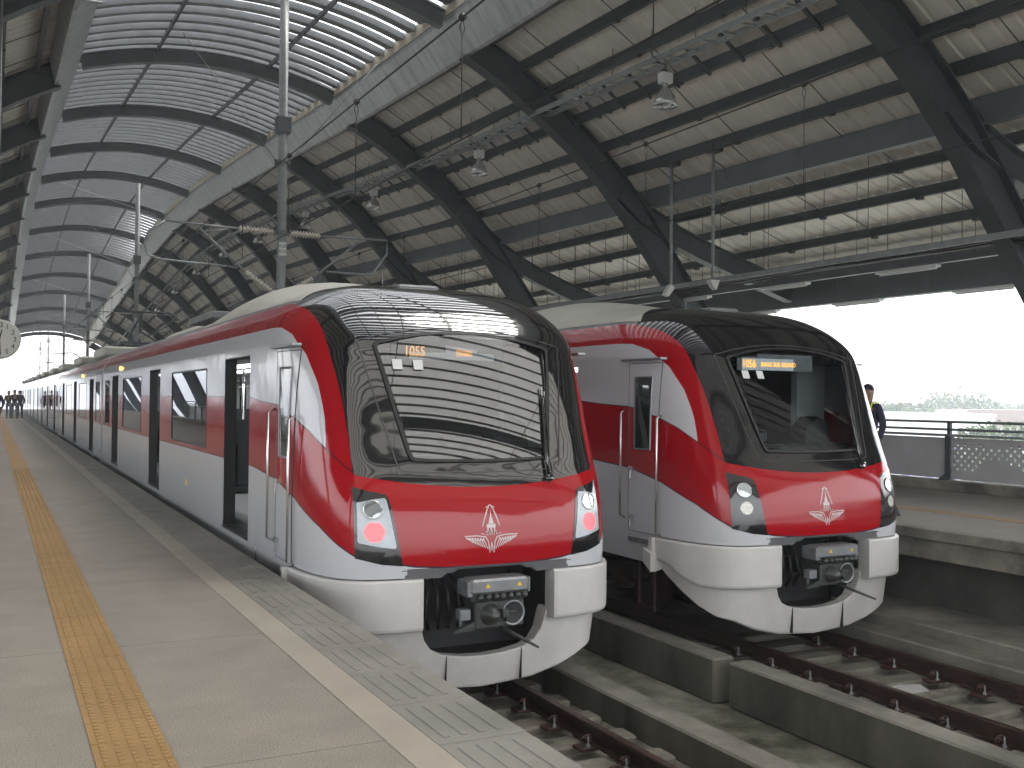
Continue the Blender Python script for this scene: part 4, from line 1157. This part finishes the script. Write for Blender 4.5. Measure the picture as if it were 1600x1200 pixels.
    # end wall for lead body
    b = MB(); vs = [(-HW, LEN, .8), (HW, LEN, .8)] + [(fw_(z), LEN, z) for z in ZUP] + [(-fw_(z), LEN, z) for z in reversed(ZUP)]
    b.add(vs, [tuple(range(len(vs)))]); b.build('end_wall', INTER, T)
    # --- underframe and bogie
    b = MB(); b.bbox(-1.1, 1.1, 5.6, 12.6, .32, .86, .05); b.bbox(-1.2, 1.2, 1.1, LEN - .2, .84, .93, .02); b.bbox(-.9, .9, 1.1, 1.3, .35, .8, .02); b.build('underframe', BLACK, T)
    for yc in (3.4, 14.6):
        bo = bpy.data.objects.new('bogie', None); COL.objects.link(bo); bo.parent = T; bo.location = (0, yc, 0)
        b = MB()
        for sx in (-1, 1): b.bbox(sx * .95 - .07, sx * .95 + .07, -1.35, 1.35, .45, .62, .02); b.bbox(sx * .95 - .12, sx * .95 + .12, -.3, .3, .5, .84, .02)
        b.box(-.9, .9, -.2, .2, .45, .7); b.build('bogie_frame', BLACK, bo)
        for yy in (-1.0, 1.0):
            b = MB(); b.s = True
            for sx in (-1, 1): b.lathe([(.05, -.06), (.40, -.06), (.43, -.03), (.43, .06), (.05, .06)], (sx * .55, yy, .43), 28, 'x'); b.lathe([(.001, -.1), (.12, -.1), (.14, .1), (.001, .1)], (sx * .95, yy, .43), 14, 'x')
            b.tube([(-.95, yy, .43), (.95, yy, .43)], .07, 10); b.build('wheelset', RAILM, bo)
        b = MB(); b.tube([(-1.12, -1.9, .2), (-1.12, -1.9, .8)], .02, 6); b.tube([(-1.12, -1.6, .2), (-1.12, -1.6, .8)], .02, 6); b.box(-1.14, -1.10, -1.92, -1.58, .2, .24); b.build('footstep', RUST, bo)
    return T
T1 = train((3.735, 7.68, RAILZ), 'red and white commuter train nearest the camera with red tail lights and number 1055', '1055', 'รังสิต', True, 5)
T2 = train((7.78, 8.02, RAILZ), 'second red and white commuter train bound for Bang Sue Grand on the farther track', '1056', 'BANG SUE GRAND', False, 2)

# ================================================================== CATENARY
def mast(x, s, ztop, label, plate=True):
    t = thing('catenary_mast', label, 'catenary mast', (x, s, 0), 'catenary masts between the tracks')
    b = MB(); b.s = True; b.tube([(0, 0, -1.45), (0, 0, ztop)], .10, 14); b.build('pole', GALV, t)
    b = MB()
    for z in (5.15, 3.75, 6.72): b = MB(); b.box(-.14, .14, -.14, .14, z - .03, z + .03); b.box(-.18, -.12, -.03, .03, z - .06, z + .06); b.box(.12, .18, -.03, .03, z - .06, z + .06); b.build('pole_clamp', STEEL2, t)
    b = MB()
    b.bbox(-.16, .16, -.125, .125, 7.38, 7.75, .01)
    for q in (-.13, .13):
        for zz_ in (7.42, 7.51, 7.60, 7.69): b.box(q - .02, q + .02, -.14, -.12, zz_, zz_ + .03)
    b.build('pole_clamp', STEEL2, t)
    b = MB(); b.s = True
    b.tube([(-.95, 0, 5.16), (-2.50, 0, 5.20)], .026, 8); b.tube([(-2.50, 0, 5.20), (-2.83, 0, 4.95), (-2.92, 0, 4.68), (-2.86, 0, 4.45), (-2.6, 0, 4.37), (-.95, 0, 4.30)], .024, 8)
    b.tube([(-1.85, 0, 5.15), (-.80, 0, 4.22)], .026, 8); b.tube([(-1.7, 0, 5.0), (-1.2, -.1, 5.12)], .014, 6); b.build('cantilever', GALV, t)
    b = MB(); b.s = True
    b.tube([(.88, 0, 5.14), (2.50, 0, 5.17), (2.50, 0, 4.85), (2.15, 0, 4.36), (2.0, 0, 4.33), (1.05, 0, 4.34)], .026, 8); b.tube([(.72, 0, 4.16), (1.80, 0, 5.08)], .026, 8); b.build('cantilever', GALV, t)
    for a, c in (((-.18, 0, 5.15), (-.95, 0, 5.16)), ((.18, 0, 5.15), (.88, 0, 5.14)), ((-.14, 0, 3.78), (-.80, 0, 4.22)), ((.14, 0, 3.80), (.72, 0, 4.16))):
        b = MB(); b.s = True; insul(b, a, c, .078, 10); b.build('insulator', CERAM, t)
    b = MB(); b.s = True
    b.tube([(-.12, 0, 6.72), (-2.2, .0, min(ztop, 9.3))], .010, 5); b.tube([(.12, 0, 6.72), (2.2, 0, min(ztop, 9.3))], .010, 5); b.build('stay_wire', GALV, t)
    if plate:
        b = MB(); b.box(-.085, .085, -.125, -.118, 4.62, 5.0 - .08); p = b.build('number_plate', WHITEP, t)
        text_obj('K30', .10, WIRE, p, (0, -.127, 4.83), 'plate_text', align='CENTER'); text_obj('01A', .10, WIRE, p, (0, -.127, 4.71), 'plate_text', align='CENTER')
    return t
m0 = mast(5.76, 22.8, 11.0, 'nearest grey catenary mast with numbered plate and ribbed insulators, rising behind the first train')
for k, s in enumerate((48.6, 74.5, 100)):
    c = copy_tree(m0, loc=(5.76, s, 0), label=['second catenary mast, bracketed to the skylight arch', 'third catenary mast, farther down between the tracks', 'fourth and farthest catenary mast near the open end of the roof'][k])
for k, s in enumerate((128, 150)):
    copy_tree(m0, loc=(5.76, s, 0), label=['catenary mast just outside the far open end of the roof', 'most distant catenary mast beyond the station'][k])
for (x, nm) in ((3.735, 'nearer'), (7.78, 'farther')):
    t = thing('overhead_line', 'black overhead wires with droppers above the %s track' % nm, 'overhead wire', (x, 0, 0), 'overhead lines')
    b = MB(); b.tube([(0, Y0, 4.9), (0, 160, 4.9)], .010, 5); b.build('messenger_wire', WIRE, t)
    b = MB(); b.tube([(0, Y0, 3.79), (0, 160, 3.79)], .008, 5); b.build('contact_wire', WIRE, t)
    s = 5.4
    while s < 60:
        b = MB(); b.s = True; b.tube([(0, s, 4.9), (-.025, s, 4.80), (0, s, 4.72), (.025, s, 4.80), (0, s, 4.9)], .005, 4); b.tube([(0, s, 4.72), (0, s, 3.79)], .006, 4)
        b.lathe([(.001, -.035), (.035, -.02), (.035, .02), (.001, .035)], (0, s, 4.9), 8, 'y'); s += 3.0; b.build('dropper', WIRE, t)
# ---------------------------------------------------------------- clock
t = thing('platform_clock', 'round white double sided clock with black numerals hanging over the near platform', 'clock', (.115, 20.0, 2.42))
b = MB(); b.s = True; b.lathe([(.001, -.07), (.335, -.07), (.345, -.06), (.345, .06), (.335, .07), (.001, .07)], (0, 0, 0), 48, 'y'); b.build('case', mat('clock_case', (.5, .52, .48), .4), t)
b = MB(); b.s = False; b.lathe([(.001, -.075), (.32, -.075), (.32, -.07)], (0, 0, 0), 48, 'y'); f = b.build('dial', mat('clock_dial', (.66, .66, .60), .5), t)
for h in range(1, 13):
    a = radians(90 - h * 30); text_obj(str(h), .125, WIRE, f, (.245 * cos(a), -.079, .245 * sin(a)), 'numeral', align='CENTER')
for nm, ang, l, wd_ in (('hour_hand', 90 - 12.45 * 30, .17, .014), ('minute_hand', 90 - 29 * 6, .26, .009)):
    a = radians(ang); b = MB(); dx, dz = cos(a), sin(a); nx, nz = -dz * wd_, dx * wd_
    b.add([(-dx * .05 + nx, -.084, -dz * .05 + nz), (dx * l + nx * .6, -.084, dz * l + nz * .6), (dx * l - nx * .6, -.084, dz * l - nz * .6), (-dx * .05 - nx, -.084, -dz * .05 - nz)], [(0, 1, 2, 3)]); b.build(nm, WIRE, t, fixn=False)
b = MB(); b.s = True; b.tube([(-.05, 0, .34), (-.05, 0, 6.2)], .018, 8); b.tube([(-1.6, 0, 6.2), (1.6, 0, 6.2)], .03, 8); b.build('hanging_rod', GALV, t)

# ================================================================== PEOPLE
SKIN = mat('skin', (.26, .15, .10), .6); HAIR = mat('black_hair', (.012, .011, .011), .6)
def skinmesh(name, verts, edges, radii, m, parent, lev=2):
    me = bpy.data.meshes.new(name); me.from_pydata(verts, edges, []); o = bpy.data.objects.new(name, me); COL.objects.link(o)
    me.materials.append(m)
    md = o.modifiers.new('skin', 'SKIN')
    if not me.skin_vertices: me.skin_vertices.new()
    for i, r in enumerate(radii):
        rr = r if isinstance(r, tuple) else (r, r)
        me.skin_vertices[0].data[i].radius = rr
    me.skin_vertices[0].data[0].use_root = True
    s = o.modifiers.new('sub', 'SUBSURF'); s.levels = lev; s.render_levels = lev
    md.use_smooth_shade = True
    bpy.context.view_layer.update()
    dg = bpy.context.evaluated_depsgraph_get(); m2 = bpy.data.meshes.new_from_object(o.evaluated_get(dg))
    for p in m2.polygons: p.use_smooth = True
    bpy.data.objects.remove(o)
    n = bpy.data.objects.new(name, m2); COL.objects.link(n); n.parent = parent
    return n
def person(loc, rz, label, h=1.7, shirt=(.03, .03, .05), trouser=(.06, .07, .1), stride=.12, arm=0.0, bag=None, vest=False, cap=False):
    t = thing('person', label, 'person', loc, rz=rz); k = h / 1.7
    J = {'pel': (0, 0, .92), 'wst': (0, .0, 1.05), 'chs': (0, -.01, 1.27), 'nck': (0, 0, 1.43), 'hd1': (0, -.01, 1.52), 'hd2': (0, -.015, 1.61), 'hd3': (0, -.01, 1.66)}
    V = []; E = []; R = []; ix = {}
    def a(n, p, r, par=None):
        ix[n] = len(V); V.append(tuple(c * k for c in p)); R.append(r if isinstance(r, tuple) else (r, r))
        if par: E.append((ix[par], ix[n]))
    a('pel', J['pel'], (.13, .10)); a('wst', J['wst'], (.12, .09), 'pel'); a('chs', J['chs'], (.15, .10), 'wst'); a('nck', J['nck'], .052, 'chs'); a('hd1', J['hd1'], (.085, .10), 'nck'); a('hd2', J['hd2'], (.105, .125), 'hd1'); a('hd3', J['hd3'], (.085, .10), 'hd2')
    for sx, n in ((-1, 'l'), (1, 'r')):
        st = stride * sx
        a('sh' + n, (sx * .17, 0, 1.38), .055, 'chs'); a('el' + n, (sx * .235, .03, 1.11), .038, 'sh' + n); a('wr' + n, (sx * (.235 - arm * .1), -.06 - arm * .2, .88 + arm * .25), .024, 'el' + n); a('pm' + n, (sx * (.232 - arm * .12), -.075 - arm * .26, .80 + arm * .27), (.036, .018), 'wr' + n)
        wx, wy, wz = sx * (.232 - arm * .12), -.075 - arm * .26, .80 + arm * .27
        for q, (dy, ln) in enumerate(((-.028, .065), (-.010, .075), (.009, .07), (.026, .055))):
            a('f%s%d' % (n, q), (wx, wy + dy, wz - .045), .0085, 'pm' + n); a('g%s%d' % (n, q), (wx - sx * .012, wy + dy - .004, wz - .045 - ln * .6), .0075, 'f%s%d' % (n, q)); a('h%s%d' % (n, q), (wx - sx * .03, wy + dy - .006, wz - .045 - ln), .006, 'g%s%d' % (n, q))
        a('t' + n, (wx - sx * .01, wy - .045, wz + .0), .010, 'pm' + n); a('u' + n, (wx - sx * .02, wy - .058, wz - .045), .008, 't' + n)
        a('hp' + n, (sx * .09, 0, .86), .085, 'pel'); a('kn' + n, (sx * .10, -st * .5 - .02, .49), .055, 'hp' + n); a('an' + n, (sx * .10, -st, .09), .036, 'kn' + n); a('to' + n, (sx * .11, -st - .14, .04), (.036, .028), 'an' + n)
    body = skinmesh('body', V, E, [(r[0] * k, r[1] * k) for r in R], SKIN, t)
    def sub(names, grow, nm, m, cut=None):
        vv = [V[ix[n]] for n in names]; id2 = {ix[n]: i for i, n in enumerate(names)}
        ee = [(id2[p], id2[q]) for p, q in E if p in id2 and q in id2]; rr = [((R[ix[n]][0] + grow) * k, (R[ix[n]][1] + grow) * k) for n in names]
        return skinmesh(nm, vv, ee, rr, m, t)
    sh = mat('shirt_cloth', shirt, .85, 0, .2, 12); tr = mat('trouser_cloth', trouser, .85, 0, .2, 12)
    sub(['wst', 'pel', 'chs', 'nck', 'shl', 'ell', 'wrl', 'shr', 'elr', 'wrr'], .018, 'shirt', sh)
    sub(['pel', 'hpl', 'knl', 'anl', 'hpr', 'knr', 'anr'], .014, 'trousers', tr)
    for n in 'lr':
        p = V[ix['an' + n]]; b = MB(); b.bbox(p[0] - .05, p[0] + .05, p[1] - .2, p[1] + .07, 0, .08, .025); b.build('shoe', RUBBER, t)
    b = MB(); b.s = True; hx, hy, hz = [c for c in V[ix['hd2']]]
    P = []
    for i in range(9):
        ph = -.15 + (pi / 2 + .15) * i / 8; P.append([(hx + .088 * k * cos(ph) * cos(q * pi / 8), hy + .018 + .104 * k * cos(ph) * sin(q * pi / 8) , hz + .025 + .098 * k * sin(ph)) for q in range(17)])
    b.grid(P)
    if cap: b.s = False; b.bbox(hx - .07, hx + .07, hy - .19, hy - .06, hz + .045, hz + .06, .005)
    b.build('cap' if cap else 'hair', mat('navy_cap', (.02, .02, .03), .8) if cap else HAIR, t)
    b = MB(); b.s = True
    b.lathe([(.001, .0), (.014, .005), (.011, .03), (.003, .05)], (hx, hy - .098 * k, hz - .035), 8); b.build('nose', SKIN, t)
    for sx in (-1, 1): b = MB(); b.s = True; b.lathe([(.001, -.028), (.012, -.02), (.016, .0), (.012, .022), (.001, .028)], (hx + sx * .082 * k, hy + .01, hz - .02), 8); b.build('ear', SKIN, t)
    b = MB()
    for sx in (-1, 1): b.bbox(hx + sx * .033 - .012, hx + sx * .033 + .012, hy - .097 * k, hy - .085 * k, hz - .008, hz + .004, .002)
    b.bbox(hx - .022, hx + .022, hy - .095 * k, hy - .08 * k, hz - .062, hz - .054, .002); b.build('eyes_and_mouth', HAIR, t)
    if vest:
        NEON = mat('neon_band', (.55, .75, .03), .6, emis=(.5, .9, .05), estr=.0)
        b = MB(); b.s = True
        for z in (1.0,): b.tube([(.155 * cos(q * pi / 8) * k, .122 * sin(q * pi / 8) * k, z * k + .008 * sin(q)) for q in range(17)], .022, 6)
        for sx in (-1, 1): b.tube([(sx * .10 * k, -.13 * k, 1.30 * k), (sx * .11 * k, -.09 * k, 1.43 * k), (sx * .11 * k, .0, 1.462 * k), (sx * .11 * k, .09 * k, 1.43 * k), (sx * .10 * k, .13 * k, 1.30 * k)], .015, 6)
        b.build('reflective_band', NEON, t)
    if bag:
        b = MB(); b.bbox(-.16 * k, .16 * k, .12 * k, .27 * k, 1.0 * k, 1.40 * k, .04); b.build('backpack', mat('backpack_cloth', bag, .8), t)
    return t
person((11.86, 11.4, 0), radians(-75), 'person in navy uniform with neon yellow bands standing behind the second train', 1.72, (.028, .03, .055), (.025, .027, .04), .05, .1, None, True, True)
person((1.30, 69.5, 0), radians(10), 'person in dark jacket and blue jeans, middle of the distant group on the platform', 1.72, (.02, .018, .02), (.10, .14, .18), .14)
person((1.62, 70.4, 0), radians(190), 'person in dark clothes at the right of the distant group by the platform edge', 1.68, (.03, .03, .06), (.03, .03, .05), .16)
person((.98, 69.8, 0), radians(0), 'person with a dark green backpack at the left of the distant group', 1.66, (.05, .08, .03), (.10, .13, .15), .22, 0, (.04, .06, .02))
person((.22, 47.0, 0), radians(-20), 'person in dark clothes cut off by the left edge of the photo', 1.7, (.03, .025, .05), (.02, .02, .03), .15)
b = MB(); b.s = False
b.add([(-.22, -.1, 0), (.22, -.1, 0), (.22, .12, 0), (-.22, .12, 0), (-.16, -.04, .32), (.02, -.04, .36), (.02, .06, .36), (-.16, .06, .32)], [(3, 2, 1, 0), (4, 5, 6, 7), (0, 1, 5, 4), (1, 2, 6, 5), (2, 3, 7, 6), (3, 0, 4, 7)])
o = b.build('bag', mat('black_bag_cloth', (.02, .022, .024), .7, 0, .3, 10, .4, 8)); o.location = (10.42, 9.62, .004); o.scale = (.55, .55, .6); tag(o, 'black slumped bag on the far platform beside the second train', 'bag')

# ================================================================== BACKGROUND
def ray_pt(x, y, Zc):
    d = r2 * ((x - 800) / FPX) + u2 * ((600 - y) / FPX) + fw; return Vector((0, 0, 1.46)) + d * Zc
LEAF = [mat('foliage_a', (.06, .11, .035), .8), mat('foliage_b', (.04, .08, .028), .8), mat('foliage_c', (.09, .14, .05), .8)]
BARK = mat('bark', (.10, .08, .06), .9)
def tree(x, y, zb, h, r, label, n=900, leaf=.5):
    t = thing('tree', label, 'tree', (x, y, zb), 'trees beyond the station')
    b = MB(); b.s = True; b.tube([(0, 0, 0), (.1, 0, h * .3), (0, .1, h * .65)], [.28, .2, .1], 7)
    cl = [(random.gauss(0, r * .45), random.gauss(0, r * .45), h * random.uniform(.5, .92), r * random.uniform(.28, .5)) for _ in range(12)]
    for c in cl[:7]: b.tube([(0, 0, h * .4), (c[0] * .6, c[1] * .6, c[2] * .85), (c[0], c[1], c[2])], [.12, .07, .03], 5)
    b.build('trunk', BARK, t)
    b = MB()
    for i in range(n * 3):
        c = random.choice(cl); d = Vector((random.gauss(0, 1), random.gauss(0, 1), random.gauss(0, .7))).normalized() * c[3] * random.uniform(.55, 1.05)
        p = Vector(c[:3]) + d; a = Vector((random.gauss(0, 1), random.gauss(0, 1), random.gauss(0, 1))).normalized(); q = a.orthogonal().normalized(); w_ = a.cross(q); s = leaf * random.uniform(.5, 1.1)
        b.mi = random.randrange(3); b.add([p - q * s * .5, p + w_ * s * .35, p + q * s * .5, p - w_ * s * .35], [(0, 1, 2, 3)])
    b.build('crown', LEAF, t, fixn=False)
    return t
for i, (px, py, Z, h, r, lab) in enumerate(((1582, 650, 78, 11, 3.6, 'nearest green leafy tree behind the far platform railing at the right edge'), (1540, 662, 84, 9.5, 2.6, 'small green tree left of the nearest leafy tree'),
        (1502, 625, 190, 13, 8, 'broad rounded tree behind the white building, largest of the distant clump'), (1470, 631, 185, 12, 7, 'rounded distant tree in the middle of the clump over the white building'), (1440, 634, 180, 11.5, 5.5, 'leftmost rounded tree of the distant clump over the white building'),
        (1408, 624, 150, 12, 3.5, 'thin sparse tree close to the right side of the standing person'), (1585, 640, 210, 12, 8, 'dark distant tree at the right edge of the skyline'), (1555, 645, 230, 11, 7, 'distant tree over the brown roofed house'))):
    p = ray_pt(px, py, Z); tree(p.x, p.y, p.z - h, h, r, lab, 1300 if r > 5 else 900, .9 if r > 5 else .45)
# white building with blue posts
BW = mat('white_render', (.80, .80, .80), .7, 0, .06, .5); BLUE = mat('blue_post', (.13, .17, .42), .5)
ang = radians(-12)
p = ray_pt(1538, 647, 120); t = thing('white_building', 'long white flat roofed building with blue posts beyond the far platform', 'building', (p.x, p.y, -9.5), rz=YAW * -1 + ang)
H = p.z + 9.5
b = MB(); b.box(-26, 0, 0, 14, 0, H - .9); b.build('wall', BW, t)
b = MB(); b.box(-27, .6, -2.0, 15, H - 3.4, H - .3); b.box(-27.2, .8, -2.2, 15.2, H - .3, H); b.build('roof', BW, t)
for k in range(7):
    x = -1.2 - k * 2.6; b = MB(); b.box(x - .35, x + .35, -2.1, -1.7, 0, H - 3.4); b.build('post', BLUE, t)
p = ray_pt(1590, 668, 140); t = thing('house', 'low house with a faded brown roof behind the green trees', 'house', (p.x, p.y, -9.5), rz=-YAW)
H = p.z + 9.5
b = MB(); b.box(-9, 12, 0, 9, 0, H); b.build('wall', BW, t)
b = MB(); b.prism([(-9.6, H - .2), (12.6, H - .2), (10, H + 2.4), (-7, H + 2.4)], -.6, 9.6); b.build('roof', mat('brown_roof', (.22, .17, .15), .8), t)
b = MB()
for k in range(5): b.box(-7 + k * 3.6, -5 + k * 3.6, -.04, .02, H - 2.2, H - .8)
b.build('window', BLKG, t)
rng = random.Random(3)
for k in range(9):
    px = 1395 + k * 27; p = ray_pt(px, 634 + rng.uniform(-3, 5), 330 + rng.uniform(-40, 60)); wdt = rng.uniform(10, 22); hh = p.z + 9.5
    t = thing('city_building', '%s pale building from the left along the hazy skyline' % ['first', 'second', 'third', 'fourth', 'fifth', 'sixth', 'seventh', 'eighth', 'ninth'][k], 'building', (p.x, p.y, -9.5), 'pale buildings on the skyline', -YAW)
    b = MB(); b.box(-wdt / 2, wdt / 2, 0, 12, 0, hh); b.build('wall', BW if k % 2 else CONCL, t)
    b = MB(); b.box(-wdt / 2 - .5, wdt / 2 + .5, -.5, 12.5, hh, hh + .5); b.build('roof', STEEL2 if k % 3 == 0 else CONCL, t)
    b = MB()
    for q in range(int(wdt / 3)): b.box(-wdt / 2 + 1 + q * 3, -wdt / 2 + 2.4 + q * 3, -.04, .02, hh - 3.2, hh - 1.6)
    b.build('window', BLKG, t)
b = MB(); b.box(-850, 1450, -550, 2350, -10.6, 32)
hz = b.build('haze', [], kind='stuff')
hm = bpy.data.materials.new('pale_haze'); hm.use_nodes = True
for n in list(hm.node_tree.nodes): hm.node_tree.nodes.remove(n)
ho = hm.node_tree.nodes.new('ShaderNodeOutputMaterial'); hv = hm.node_tree.nodes.new('ShaderNodeVolumePrincipled')
hv.inputs['Color'].default_value = (.9, .94, 1, 1); hv.inputs['Density'].default_value = .0017; hv.inputs['Anisotropy'].default_value = .2
hm.node_tree.links.new(hv.outputs[0], ho.inputs['Volume']); hz.data.materials.append(hm)
print('objects', len(bpy.data.objects), 'polys', sum(len(m.polygons) for m in bpy.data.meshes))
